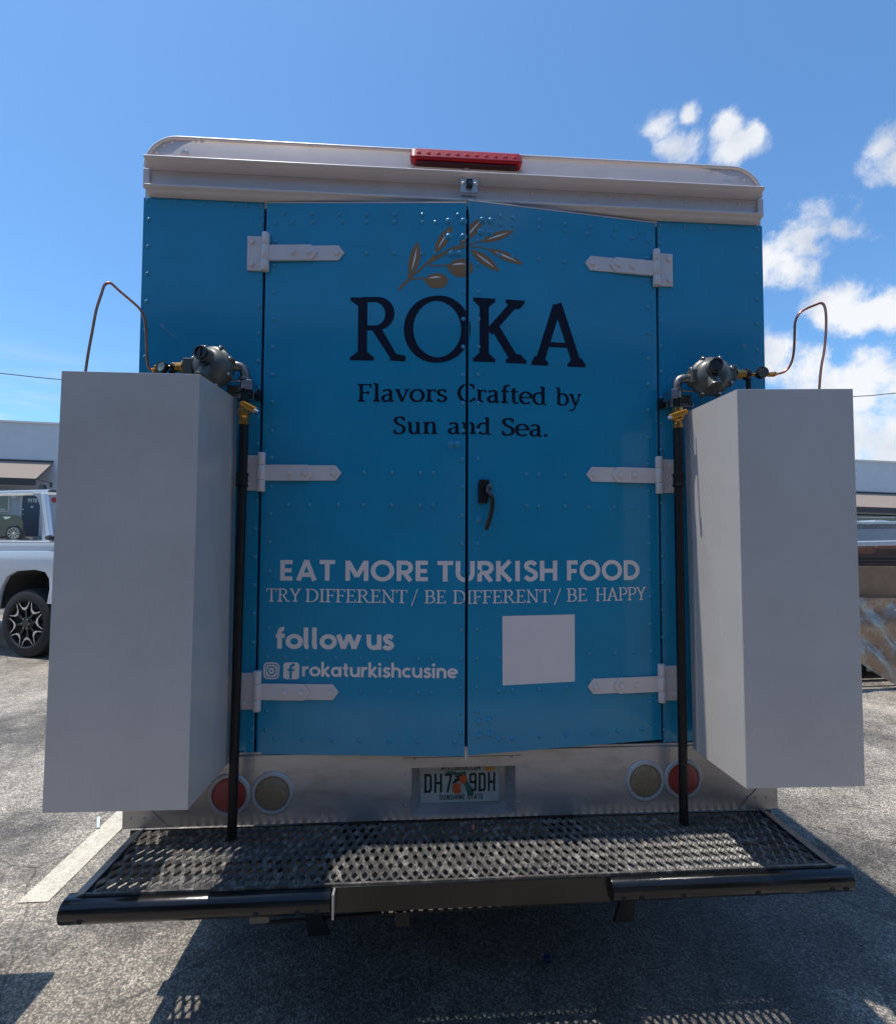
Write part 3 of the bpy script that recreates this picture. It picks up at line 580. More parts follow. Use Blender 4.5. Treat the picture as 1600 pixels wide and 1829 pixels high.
def NG(X=.68):
    """plain geometric sans: cap height 1"""
    G = {}
    G['E'] = (.62, [('c', [(.12, 0), (.12, 1)]), ('c', [(.12, .9), (.56, .9)]), ('c', [(.12, .5), (.52, .5)]), ('c', [(.12, .1), (.56, .1)])])
    G['F'] = (.58, [('c', [(.12, 0), (.12, 1)]), ('c', [(.12, .9), (.55, .9)]), ('c', [(.12, .47), (.50, .47)])])
    G['A'] = (.92, [('c', [(.10, 0), (.46, .99)]), ('c', [(.46, .99), (.82, 0)]), ('c', [(.22, .28), (.70, .28)])])
    G['T'] = (.72, [('c', [(.36, 0), (.36, .99)]), ('c', [(.02, .9), (.70, .9)])])
    G['M'] = (1.06, [('c', [(.12, 0), (.12, .99)]), ('c', [(.94, 0), (.94, .99)]), ('c', [(.14, .95), (.53, .2)]), ('c', [(.92, .95), (.53, .2)])])
    G['O'] = (1.06, [('c', arc(.53, .5, .42, .42, 0, 360, 40))])
    G['R'] = (.76, [('c', [(.12, 0), (.12, 1)]), ('c', [(.12, .9), (.38, .9)]+arc(.40, .66, .24, .24, 88, -88)+[(.12, .42)]), ('c', [(.34, .42), (.64, 0)])])
    G['U'] = (.86, [('c', [(.12, 1), (.12, .42)]+arc(.43, .40, .31, .32, 180, 360, 18)+[(.74, .42), (.74, 1)])])
    G['K'] = (.78, [('c', [(.12, 0), (.12, 1)]), ('c', [(.64, 1), (.2, .5)]), ('c', [(.2, .54), (.68, 0)])])
    G['I'] = (.30, [('c', [(.13, 0), (.13, 1)])])
    G['S'] = (.68, [('c', smooth([(.58, .80), (.45, .90), (.30, .91), (.17, .82), (.16, .68), (.30, .56), (.46, .48), (.57, .36), (.56, .20), (.42, .09), (.26, .09), (.10, .22)]))])
    G['H'] = (.86, [('c', [(.12, 0), (.12, 1)]), ('c', [(.72, 0), (.72, 1)]), ('c', [(.12, .5), (.72, .5)])])
    G['D'] = (.90, [('c', [(.12, 0), (.12, 1)]), ('c', [(.12, .9), (.32, .9)]+arc(.34, .5, .40, .40, 88, -88, 18)+[(.12, .1)])])
    G['f'] = (.46, [('c', [(.20, 0), (.20, .78)]+arc(.34, .78, .14, .14, 180, 70, 8)), ('c', [(.04, X-.08), (.42, X-.08)])])
    G['o'] = (.74, [('c', arc(.37, X/2, .27, X/2-.085, 0, 360, 32))])
    G['l'] = (.36, [('c', [(.13, 1), (.13, .18), (.17, .09), (.25, .08)])])
    G['w'] = (1.04, [('c', [(.06, X), (.28, .03)]), ('c', [(.28, .03), (.50, X)]), ('c', [(.50, X), (.74, .03)]), ('c', [(.74, .03), (.96, X)])])
    G['u'] = (.70, [('c', [(.11, X), (.11, .32)]+arc(.33, .31, .22, .23, 180, 330, 14)), ('c', [(.57, X), (.57, 0)])])
    G['s'] = (.54, [('c', smooth([(.45, X-.15), (.34, X-.07), (.22, X-.08), (.14, X-.17), (.20, X*.56), (.34, X*.46), (.43, X*.33), (.41, .14), (.29, .07), (.18, .08), (.08, .17)]))])
    G['r'] = (.46, [('c', [(.11, 0), (.11, X)]), ('c', smooth([(.12, X*.55), (.20, X-.12), (.32, X-.08), (.42, X-.10)]))])
    G['k'] = (.62, [('c', [(.11, 0), (.11, 1)]), ('c', [(.50, X), (.18, X*.48)]), ('c', [(.18, X*.52), (.54, 0)])])
    G['a'] = (.74, [('c', arc(.34, X/2, .24, X/2-.085, 0, 360, 28)), ('c', [(.60, X), (.60, 0)])])
    G['t'] = (.44, [('c', [(.20, .90), (.20, .18), (.26, .09), (.36, .08)]), ('c', [(.03, X-.08), (.38, X-.08)])])
    G['i'] = (.28, [('c', [(.12, 0), (.12, X)]), ('g', arc(.12, .88, .105, .105, 0, 340, 14))])
    G['h'] = (.68, [('c', [(.11, 0), (.11, 1)]), ('c', arc(.33, X-.30, .22, .22, 170, 0, 12)+[(.55, X-.32), (.55, 0)])])
    G['c'] = (.62, [('c', arc(.35, X/2, .25, X/2-.085, 48, 312, 26))])
    G['n'] = (.68, [('c', [(.11, 0), (.11, X)]), ('c', arc(.33, X-.30, .22, .22, 170, 0, 12)+[(.55, X-.32), (.55, 0)])])
    G['e'] = (.68, [('c', arc(.35, X/2, .25, X/2-.085, 0, 310, 28)), ('c', [(.10, X*.5), (.60, X*.5)])])
    # narrow plate digits / letters
    return G
def PG():
    G = {}
    G['D'] = (.52, [('c', [(.08, 0), (.08, 1)]), ('c', [(.0, .93), (.34, .93), (.42, .85), (.42, .15), (.34, .07), (.0, .07)])])
    G['H'] = (.52, [('c', [(.07, 0), (.07, 1)]), ('c', [(.43, 0), (.43, 1)]), ('c', [(.07, .5), (.43, .5)])])
    G['7'] = (.50, [('c', [(.03, .93), (.44, .93), (.20, 0)])])
    G['9'] = (.50, [('c', [(.42, .5), (.08, .5), (.06, .6), (.06, .86), (.12, .93), (.38, .93), (.42, .86), (.42, .14), (.36, .07), (.10, .07)])])
    G['0'] = (.50, [('c', [(.07, .15), (.07, .85), (.14, .93), (.36, .93), (.43, .85), (.43, .15), (.36, .07), (.14, .07), (.07, .15)])])
    G['1'] = (.34, [('c', [(.22, 0), (.22, 1)]), ('c', [(.05, .78), (.20, .92)])])
    G['S'] = (.54, [('c', [(.44, .80), (.36, .93), (.14, .93), (.07, .82), (.07, .62), (.43, .40), (.43, .18), (.36, .07), (.12, .07), (.06, .2)])])
    G['U'] = (.54, [('c', [(.08, 1), (.08, .18), (.16, .07), (.36, .07), (.43, .18), (.43, 1)])])
    G['N'] = (.56, [('c', [(.08, 0), (.08, 1)]), ('c', [(.08, .96), (.45, .04)]), ('c', [(.45, 0), (.45, 1)])])
    G['I'] = (.22, [('c', [(.1, 0), (.1, 1)])])
    G['E'] = (.48, [('c', [(.08, 0), (.08, 1)]), ('c', [(.08, .93), (.42, .93)]), ('c', [(.08, .5), (.38, .5)]), ('c', [(.08, .07), (.42, .07)])])
    G['T'] = (.48, [('c', [(.24, 0), (.24, 1)]), ('c', [(.0, .93), (.48, .93)])])
    G['A'] = (.56, [('c', [(.05, 0), (.27, 1)]), ('c', [(.27, 1), (.50, 0)]), ('c', [(.14, .3), (.42, .3)])])
    G['M'] = (.66, [('c', [(.07, 0), (.07, 1)]), ('c', [(.57, 0), (.57, 1)]), ('c', [(.08, .95), (.32, .3)]), ('c', [(.56, .95), (.32, .3)])])
    G['Y'] = (.52, [('c', [(.25, 0), (.25, .5)]), ('c', [(.03, 1), (.25, .46)]), ('c', [(.47, 1), (.25, .46)])])
    G['F'] = (.46, [('c', [(.08, 0), (.08, 1)]), ('c', [(.08, .93), (.42, .93)]), ('c', [(.08, .5), (.36, .5)])])
    G['L'] = (.44, [('c', [(.08, 0), (.08, 1)]), ('c', [(.08, .07), (.4, .07)])])
    G['O'] = G['0']; G['C'] = (.50, [('c', [(.43, .8), (.36, .93), (.14, .93), (.07, .85), (.07, .15), (.14, .07), (.36, .07), (.43, .2)])])
    G['R'] = (.52, [('c', [(.08, 0), (.08, 1)]), ('c', [(.08, .93), (.36, .93), (.43, .85), (.43, .58), (.36, .5), (.08, .5)]), ('c', [(.24, .5), (.45, 0)])])
    G['.'] = (.2, [('g', [(.04, 0), (.16, 0), (.16, .13), (.04, .13)])])
    return G
def stroke_quads(pts, wf):
    """list of quads for a polyline with mitred joints; wf(direction angle) -> width"""
    out = []; n = len(pts)
    closed = n > 3 and abs(pts[0][0]-pts[-1][0])+abs(pts[0][1]-pts[-1][1]) < 1e-6
    L_, R_ = [], []
    for i, (x, y) in enumerate(pts):
        if closed: a = pts[i-1] if i else pts[-2]; b = pts[i+1] if i < n-1 else pts[1]
        else: a = pts[max(i-1, 0)]; b = pts[min(i+1, n-1)]
        d1 = Vector((x-a[0], y-a[1])); d2 = Vector((b[0]-x, b[1]-y))
        if d1.length < 1e-9: d1 = d2
        if d2.length < 1e-9: d2 = d1
        d1 = d1.normalized(); d2 = d2.normalized(); d = (d1+d2)
        d = d.normalized() if d.length > 1e-6 else d2
        nn = Vector((-d.y, d.x)); w = wf(math.atan2(d.y, d.x)); c = max(.45, nn.dot(Vector((-d1.y, d1.x))))
        off = nn*(w/2/c); L_.append((x+off.x, y+off.y)); R_.append((x-off.x, y-off.y))
    for i in range(n-1): out.append([R_[i], R_[i+1], L_[i+1], L_[i]])
    return out
def glyph_polys(strokes, thick, thin, phi=8, cw=.2):
    groups = []
    nib = lambda a: thin+(thick-thin)*abs(math.sin(a-math.radians(phi)))**1.3
    for s in strokes:
        if s[0] == 'p': groups.append(stroke_quads(s[1], nib))
        elif s[0] == 't': groups.append(stroke_quads(s[1], lambda a: thin))
        elif s[0] == 'c': groups.append(stroke_quads(s[1], lambda a: cw))
        elif s[0] == 'g': groups.append([list(s[1])])
        elif s[0] == 'f':
            _, xc, y, dr, l_, r_ = s; t = thin*.72; br = thick*.95; h = thick/2
            l_ = max(l_, h*.98); r_ = max(r_, h*.98)
            groups.append([[(xc-l_, y), (xc+r_, y), (xc+r_, y+dr*t), (xc-l_, y+dr*t)]])
            groups.append([[(xc-l_*.92, y+dr*t*.96), (xc+r_*.92, y+dr*t*.96), (xc+h, y+dr*br), (xc-h, y+dr*br)]])
    return groups
def clip(poly, xlim, keep):
    """clip convex polygon to s<xlim (keep=-1) or s>xlim (keep=+1)"""
    out = []
    for i in range(len(poly)):
        a, b = poly[i], poly[(i+1) % len(poly)]; ia = (a[0]-xlim)*keep > 0; ib = (b[0]-xlim)*keep > 0
        if ia: out.append(a)
        if ia != ib:
            t = (xlim-a[0])/(b[0]-a[0]); out.append((xlim, a[1]+(b[1]-a[1])*t))
    return out
def sz(px, py):
    """pixel -> wrap coordinate (distance from seam along the skin, height)"""
    if px < 835.5: u, z = DL.pj(px, py); return u-DL.len-.003, z
    u, z = DR.pj(px, py); return DR.len-u+.0075, z
class Decal:
    def __init__(s): s.l = MB(); s.r = MB(); s.k = 0
    def poly(s, poly, lift=0.0):
        for keep, D, mb in ((-1, DL, s.l), (1, DR, s.r)):
            lim = -.004 if keep < 0 else .0095
            q = clip(poly, lim, keep)
            if len(q) < 3: continue
            o = .0006+lift+s.k*2.2e-5
            if keep < 0: mb.quad(*[D.at(D.len+.003+a, z, o) for a, z in q])
            else: mb.quad(*[D.at(D.len+.0075-a, z, o) for a, z in q])
    def group(s, polys, lift=0.0):
        for p in polys: s.poly(p, lift)
        s.k = (s.k+1) % 24
    def word(s, text, G, p0, p1, ytop, asc=1.0, thick=.14, thin=.06, cw=.2, phi=8, gap=0.0):
        a = sz(*p0); b = sz(*p1); top = sz(p0[0]+2, ytop)[1]; h = (top-a[1])/asc
        lo = None; hi = None; cur = 0; items = []
        for ch in text:
            adv, st = G[ch]; items.append((cur, st)); gp = glyph_polys(st, thick, thin, phi, cw)
            for q in gp:
                for pl in q:
                    for x, y in pl:
                        lo = x+cur if lo is None else min(lo, x+cur); hi = x+cur if hi is None else max(hi, x+cur)
            cur += adv+gap
        kx = (b[0]-a[0])/(hi-lo)
        # keep stroke weight: widths are rescaled by kx/h
        for cx_, st in items:
            for q in glyph_polys(st, thick, thin, phi, cw):
                s.group([[(a[0]+(x+cx_-lo)*kx, a[1]+(b[1]-a[1])*((x+cx_-lo)/(hi-lo))+y*h) for x, y in pl] for pl in q])
        return kx, h
    def build(s, name, m):
        if s.l.f: s.l.build(name, m, DL.ob)
        if s.r.f: s.r.build(name, m, DR.ob)
        s.l, s.r = MB(), MB()
SER = SG(); SAN = NG()
d = Decal()
kw = dict(thick=.150, thin=.080, phi=6)
d.word('R', SER, (624.6, 643.6), (724.5, 643.8), 531, **kw); d.build('lettering', WRAP_N)
d.word('O', SER, (720.5, 644.2), (840.5, 645), 530.5, **kw); d.build('lettering', WRAP_N)
d.word('K', SER, (844.5, 645.4), (940, 649.6), 531, **kw); d.build('lettering', WRAP_N)
d.word('A', SER, (948.6, 651.8), (1045.5, 656.2), 539.5, **kw); d.build('lettering', WRAP_N)
kw = dict(thick=.150, thin=.078, phi=10)
d.word('Flavors', SER, (638, 717.4), (799, 717.6), 685.6, **kw); d.build('lettering', WRAP_N)
d.word('Crafted', SER, (816.6, 717.8), (975.6, 723.2), 685.8, **kw); d.build('lettering', WRAP_N)
d.word('by', SER, (993, 723.8), (1038.6, 725.6), 692.4, asc=1.02, **kw); d.build('lettering', WRAP_N)
d.word('Sun', SER, (702, 775), (781, 775.2), 744, **kw); d.build('lettering', WRAP_N)
d.word('and', SER, (799.5, 775.4), (876, 776.2), 744.5, asc=1.04, **kw); d.build('lettering', WRAP_N)
d.word('Sea.', SER, (895.5, 777.6), (978, 780.4), 746.5, **kw); d.build('lettering', WRAP_N)
d = Decal()
kw = dict(cw=.205)
d.word('EAT', SAN, (500.3, 1037), (598, 1037.2), 1000.2, gap=.10, **kw); d.build('lettering', WRAP_W)
d.word('MORE', SAN, (616.7, 1037.4), (764, 1038.2), 1001, gap=.08, **kw); d.build('lettering', WRAP_W)
d.word('TURKISH', SAN, (781, 1038.8), (995, 1037.2), 1002, gap=.08, **kw); d.build('lettering', WRAP_W)
d.word('FOOD', SAN, (1012.4, 1037), (1142, 1035.8), 1001, gap=.06, **kw); d.build('lettering', WRAP_W)
kw = dict(thick=.125, thin=.062, phi=6)
d.word('TRY', SER, (475.6, 1074.5), (537.4, 1075), 1051, **kw); d.build('lettering', WRAP_W)
d.word('DIFFERENT', SER, (545.5, 1075.4), (727.4, 1077.6), 1051.6, **kw); d.build('lettering', WRAP_W)
d.word('/', SER, (734, 1077.6), (746.4, 1077.8), 1053, **kw); d.build('lettering', WRAP_W)
d.word('BE', SER, (758, 1077.8), (796, 1078), 1054, **kw); d.build('lettering', WRAP_W)
d.word('DIFFERENT', SER, (808.6, 1078.4), (982.5, 1076), 1054.3, **kw); d.build('lettering', WRAP_W)
d.word('/', SER, (989, 1076), (1002, 1075.8), 1052, **kw); d.build('lettering', WRAP_W)
d.word('BE', SER, (1012, 1075), (1048, 1074), 1051, **kw); d.build('lettering', WRAP_W)
d.word('HAPPY', SER, (1063.7, 1074), (1153.5, 1071.6), 1050, **kw); d.build('lettering', WRAP_W)
kw = dict(cw=.20)
d.word('follow', SAN, (492.5, 1158.5), (645.7, 1160), 1120.4, **kw); d.build('lettering', WRAP_W)
d.word('us', SAN, (654.5, 1160.2), (704, 1160.8), 1133.5, asc=.68, **kw); d.build('lettering', WRAP_W)
d.word('rokaturkishcusine', SAN, (539.5, 1208.3), (818, 1211.8), 1184.5, asc=.90, cw=.175); d.build('lettering', WRAP_W)
def rrect(x0, y0, x1, y1, r, n=5):
    p = []
    for cx, cy, a in ((x1-r, y0+r, -90), (x1-r, y1-r, 0), (x0+r, y1-r, 90), (x0+r, y0+r, 180)):
        p += arc(cx, cy, r, r, a, a+90, n)
    return p
# round-cornered camera icon
a = sz(470.5, 1213); b = sz(499.3, 1183.2); wI = b[0]-a[0]; hI = b[1]-a[1]
def icon(a, wI, hI, pts): return [(a[0]+x*wI, a[1]+y*hI) for x, y in pts]
ring = icon(a, wI, hI, rrect(.045, .045, .955, .955, .24)); ring.append(ring[0]); d.group(stroke_quads(ring, lambda t: wI*.09))
d.group([icon(a, wI, hI, rrect(.14, .14, .86, .86, .2))])
d.build('round_icon', WRAP_W)
dd = Decal(); dd.k = 3
ring = icon(a, wI, hI, arc(.5, .5, .235, .235, 0, 360, 28)); dd.group(stroke_quads(ring, lambda t: wI*.085), .0007); dd.group([icon(a, wI, hI, arc(.74, .76, .04, .04, 0, 330, 10))], .0007)
dd.group([icon(a, wI, hI, arc(.5, .5, .07, .07, 0, 340, 12))], .0007)
d = Decal(); a2 = sz(505.8, 1213.2); b2 = sz(534.8, 1183.4); w2 = b2[0]-a2[0]; h2 = b2[1]-a2[1]
d.group([icon(a2, w2, h2, rrect(0, 0, 1, 1, .2))]); d.build('square_icon', WRAP_W)
dd.group(stroke_quads(icon(a2, w2, h2, [(.46, .03), (.46, .68), (.52, .82), (.62, .86), (.72, .86)]), lambda t: w2*.15), .0007)
dd.group(stroke_quads(icon(a2, w2, h2, [(.28, .55), (.70, .55)]), lambda t: w2*.12), .0009)
dd.build('icon_detail', BLUE)
# blank white sticker (its code is left out)
d = Decal(); c4 = [sz(897.5, 1224.5), sz(1026.5, 1217.5), sz(1026, 1097.5), sz(897, 1100.5)]; d.group([c4]); d.build('white_sticker', WRAP_W)
# ---- olive branch (brown) with pale veins
def rp(X, Y): return sz(600+X/3.3333, 370+Y/3.3333)
d = Decal(); hgl = Decal(); hgl.k = 2
def leaf(b_, t_, bl, br, bias=.5, vein=True, vo=(.18, .82)):
    """b_ base, t_ tip (crop px); bl / br bulges left and right of the axis"""
    n = 12; L_ = []; R_ = []
    B = Vector(b_); T = Vector(t_); ax = T-B; nn = Vector((ax.y, -ax.x)).normalized()
    pf = lambda t: (math.sin(math.pi*t**(.85 if bias < .5 else 1.0))) ** .85
    for i in range(n+1):
        t = i/n; c = B+ax*t; L_.append(c+nn*bl*pf(t)); R_.append(c-nn*br*pf(t))
    for i in range(n): d.poly([rp(*L_[i]), rp(*L_[i+1]), rp(*R_[i+1]), rp(*R_[i])])
    d.k = (d.k+1) % 24
    if vein:
        a0, a1 = vo; mid = lambda t: B+ax*t+nn*((bl-br)*.5*pf(t))
        for i in range(8):
            t0 = a0+(a1-a0)*i/8; t1 = a0+(a1-a0)*(i+1)/8; w0 = 4.6*math.sin(math.pi*(i+.15)/8.3); w1 = 4.6*math.sin(math.pi*(i+1)/8.3); p, q = mid(t0), mid(t1)
            hgl.poly([rp(*(p+nn*w0)), rp(*(q+nn*w1)), rp(*(q-nn*w1)), rp(*(p-nn*w0))], .0007)
def limb(pts, w0, w1):
    ps = smooth(pts, 6); n = len(ps); q = []
    for i in range(n-1):
        a, b = Vector(ps[i]), Vector(ps[i+1]); dr = (b-a).normalized(); nn = Vector((-dr.y, dr.x)); wa = (w0+(w1-w0)*i/(n-1))/2; wb = (w0+(w1-w0)*(i+1)/(n-1))/2
        d.poly([rp(*(a+nn*wa)), rp(*(b+nn*wb)), rp(*(b-nn*wb)), rp(*(a-nn*wa))])
    d.k = (d.k+1) % 24
leaf((437, 412), (485, 203), 26, 40); leaf((588, 278), (694, 110), 34, 28); leaf((738, 222), (888, 53), 34, 28, vo=(.05, .85))
leaf((858, 207), (1060, 140), 26, 24); leaf((903, 247), (1117, 342), 26, 22); leaf((798, 250), (973, 382), 30, 28)
limb([(374, 491), (435, 425), (500, 370), (560, 315), (590, 280)], 17, 9)
limb([(560, 316), (640, 270), (720, 232), (790, 222), (862, 200)], 13, 6); limb([(545, 335), (640, 285), (740, 240), (830, 236), (912, 250)], 11, 5)
limb([(740, 222), (715, 240), (690, 258)], 5, 8); limb([(800, 250), (770, 240), (730, 246)], 8, 6); limb([(436, 425), (434, 405), (436, 390)], 12, 9)
limb([(548, 347), (600, 347), (668, 346)], 9, 9); limb([(445, 432), (490, 424), (540, 423)], 9, 8)
for cx, cy, rx, ry, tl in ((745, 361, 72, 55, (650, 346)), (600, 438, 66, 46, (520, 424))):
    pts = arc(cx, cy, rx, ry, -150, 150, 24)
    for i in range(len(pts)-1): d.poly([rp(cx, cy), rp(*pts[i]), rp(*pts[i+1])])
    d.poly([rp(cx, cy), rp(*pts[-1]), rp(*tl), rp(*pts[0])]); d.k = (d.k+1) % 24
    va = [(cx-rx*.78+rx*1.2*t, cy-ry*.30-8*math.sin(math.pi*t*.8)) for t in [i/8 for i in range(9)]]
    for i in range(8):
        w0 = 5*math.sin(math.pi*(i+.1)/8.2); w1 = 5*math.sin(math.pi*(i+1)/8.2); a, b = va[i], va[i+1]
        hgl.poly([rp(a[0], a[1]-w0), rp(b[0], b[1]-w1), rp(b[0], b[1]+w1), rp(a[0], a[1]+w0)], .0007)
d.build('olive_branch_print', WRAP_B); hgl.build('leaf_vein_print', WRAP_W)
# ---- door handle
def dp(px, py, o): u, z = DR.pj(px, py); return DR.at(u, z, o)
hb = MB().prism([dp(853.5, 899.5, .001), dp(869, 899.5, .001), dp(873.5, 884, .001), dp(872.5, 857, .001), dp(855, 857, .001), dp(853, 870, .001)], DR.n*.012).build('door_handle', PLK, DR.ob, bevel=.002)
# (a handle is itself a sub-part, its pieces are merged below)
mb = MB(); mb.lathe(dp(870, 871, .008), DR.n, [(.012, 0), (.012, .02), (.010, .024)], 18)
mb.tube([dp(869, 870, .026), dp(867, 880, .034), dp(873, 890, .044), dp(873, 906, .046), dp(869, 926, .046), dp(862, 946, .046)], .0088, 12)
ho = mb.build('door_handle', PLK, DR.ob, smooth=40)
MB().lathe(dp(870.5, 870, .031), DR.n, [(.0075, 0), (.0075, .003), (.003, .0035)], 16).build('lock_cylinder', STEEL, DR.ob)
# bottom door stop
MB().box(-.004, .008, YC+.002, YC+.03, z_cb-.012, z_cb+.035).build('door_bolt', ALU, truck)
# ---- marker light on the cap
p0 = PY(733, 276, -.012); p1 = PY(932, 287, -.012)
mx0, mx1 = p0.x, p1.x; mz = (PY(830, 266, -.02).z+PY(830, 294, -.02).z)/2; mhz = .030
prof = [(0, mz-mhz), (-.030, mz-mhz*.75), (-.034, mz-mhz*.5), (-.022, mz+mhz*.7), (-.014, mz+mhz), (0, mz+mhz)]
mk = MB().prism([Vector((mx0+.018, y, z)) for y, z in prof], (mx1-mx0-.036, 0, 0)).build('marker_light', REDM, truck, bevel=.002)
for sg, xx in ((-1, mx0+.018), (1, mx1-.018)):
    b = MB(); n = 8
    for i in range(n):
        t0, t1 = i/n*math.pi/2, (i+1)/n*math.pi/2; s0, s1 = math.cos(t0), math.cos(t1); x0, x1 = xx+sg*.0195*math.sin(t0), xx+sg*.0195*math.sin(t1)
        sc = lambda s_: [(y*max(s_, .25)**.5, mz+(z-mz)*max(s_, .15)) for y, z in prof]
        A, B = sc(s0), sc(s1)
        for j in range(len(prof)): 
            k2 = (j+1) % len(prof); b.quad((x0, A[j][0], A[j][1]), (x0, A[k2][0], A[k2][1]), (x1, B[k2][0], B[k2][1]), (x1, B[j][0], B[j][1]))
    b.build('lens_end', REDM, mk, smooth=50)
LED = rmesh([(.0100, 0), (.0095, .0016), (.006, .0026), (.001, .003)], REDB, 'led_bulb')
for i in range(11):
    x = mx0+.031+(mx1-mx0-.062)*i/10; inst(LED, 'led_bulb', (x, -.0285, mz-.002), mk)
MB().box(mx0+.02, mx1-.02, -.029, -.002, mz-mhz-.0026, mz-mhz-.0008).build('lens_base', REDK, mk)
# ---- reversing camera
c = PY(838, 330, -.05)
cb_ = MB().box(c.x-.032, c.x+.032, -.0515, -.046, c.z-.03, c.z+.022).build('reversing_camera', ALU, truck, bevel=.002)
MB().box(c.x-.012, c.x+.011, -.064, -.052, c.z-.014, c.z+.014).build('camera_housing', PLK, cb_, bevel=.001)
MB().box(c.x-.013, c.x+.012, -.068, -.0525, c.z+.0145, c.z+.0165).build('camera_hood', TRIM, cb_)
MB().lathe((c.x, -.064, c.z), (0, -1, 0), [(.006, 0), (.006, .003), (.004, .003), (.001, .001)], 14).build('camera_lens', GLASSG, cb_)
inst(RVG, 'bolt', (c.x-.023, -.0515, c.z+.004), cb_); inst(RVG, 'bolt', (c.x+.022, -.0515, c.z+.004), cb_)
c2 = PY(834, 352, -.034)
MB().box(c.x-.036, c.x+.030, -.037, -.0325, c2.z-.008, c.z-.03).build('camera_bracket', ALU, truck, bevel=.001)
# ---- tail lights
def lamp(px, py, m, red):
    c = PY(px, py, yb0)
    rg = MB().lathe(c, (0, -1, 0), [(.0755, -.002), (.0755, .002), (.072, .006), (.066, .008), (.0605, .006), (.0585, .0), (.0575, -.002)], 40).build('tail_light', ALU if False else TRIMG, truck, smooth=40)
    MB().lathe(c, (0, -1, 0), [(.0580, -.001), (.0575, .003), (.050, .0065), (.03, .009), (.001, .0098)], 36).build('lens', m, rg, smooth=40)
    return rg
TRIMG = mat('pale_bezel', (.42, .42, .43), .35, metal=.3, noise=.08)
tag(lamp(409.5, 1420, REDL, 1), 'red tail light behind the left gas pipe'); tag(lamp(486.5, 1417, AMB, 0), 'frosted amber light left of the licence plate')
tag(lamp(1152, 1395, AMB, 0), 'frosted amber light right of the licence plate'); tag(lamp(1220, 1391.5, REDL, 1), 'red tail light behind the right gas pipe')
# ---- licence plate
PYD = .0405; x0 = PY(751, 1410, PYD).x; x1 = PY(891, 1410, PYD).x; pz0 = PY(820, 1433, PYD).z; pz1 = pz0+(x1-x0)*.5
pl = MB().prism([Vector((x, PYD, z)) for x, z in rrect(x0, pz0, x1, min(pz1, j1-.001), .008)], (0, .0015, 0)).build('licence_plate', PLATEW, truck)
pw = x1-x0
def ptext(text, G, xa, xb, za, h, m, nm, cw, off=.001):
    cur = 0; it = []
    for ch in text:
        if ch == ' ': cur += .3; continue
        adv, st = G[ch]; it.append((cur, st)); cur += adv+.12
    cur -= .12; kx = (xb-xa)/cur; b = MB(); k = 0
    for cx_, st in it:
        for q in glyph_polys(st, .1, .06, 0, cw):
            for pq in q: b.quad(*[(xa+(x+cx_)*kx, PYD-off-k*4e-5, za+y*h) for x, y in pq])
            k = (k+1) % 12
    return b.build(nm, m, pl)
PGL = PG(); hz = .66*pw*.5*.78
ptext('DH7', PGL, x0+.045*pw, x0+.40*pw, pz0+.128*pw, .235*pw, PDG, 'plate_characters', .13, .0016); ptext('9DH', PGL, x0+.62*pw, x0+.955*pw, pz0+.128*pw, .235*pw, PDG, 'plate_characters', .13, .0016)
ptext('SUNSHINE STATE', PGL, x0+.24*pw, x0+.80*pw, pz0+.035*pw, .062*pw, PDG, 'plate_motto', .14); ptext('MYFLORIDA.COM', PGL, x0+.26*pw, x0+.76*pw, pz0+.395*pw, .06*pw, PDG, 'plate_heading', .14)
mp_ = [(.32, .37), (.34, .39), (.44, .385), (.46, .37), (.50, .375), (.55, .375), (.57, .39), (.575, .36), (.60, .25), (.66, .17), (.675, .10), (.64, .075), (.60, .08), (.585, .13), (.56, .18), (.55, .27), (.52, .32), (.47, .345), (.43, .33), (.40, .35), (.33, .35)]
b = MB(); b.f.append(tuple(range(len(mp_)))); b.v = [Vector((x0+x*pw, PYD-.0010, pz0+y*pw)) for x, y in mp_]; b.build('plate_map', PGREEN, pl)
for (cx_, cz_, r_, o_) in ((.465, .175, .066, .0024), (.535, .29, .055, .0026)):
    b = MB(); q = [Vector((x0+x*pw, PYD-o_, pz0+z*pw)) for x, z in arc(cx_, cz_, r_, r_, 0, 350, 24)]; b.v = q; b.f.append(tuple(range(len(q)))); b.build('plate_orange_print', ORANGE, pl)
b = MB(); b.quad(*[Vector((x0+x*pw, PYD-.0029, pz0+z*pw)) for x, z in ((.40, .23), (.44, .245), (.50, .28), (.485, .315), (.43, .29))]); b.quad(*[Vector((x0+x*pw, PYD-.0029, pz0+z*pw)) for x, z in ((.43, .325), (.49, .345), (.53, .335), (.47, .31))]); b.build('plate_leaf_print', PDG, pl)
b = MB()
for i in range(6):
    t = i*60; q = arc(.535+.026*math.cos(math.radians(t)), .185+.026*math.sin(math.radians(t)), .014, .014, 0, 330, 8); b.quad(*[Vector((x0+x*pw, PYD-.0031-.00004*i, pz0+z*pw)) for x, z in q])
b.build('plate_blossom_print', PLATEW, pl)
b = MB().quad(*[Vector((x0+x*pw, PYD-.0012, pz0+z*pw)) for x, z in ((.82, .385), (.94, .385), (.94, .43), (.82, .43))]).build('plate_sticker', YEL, pl)
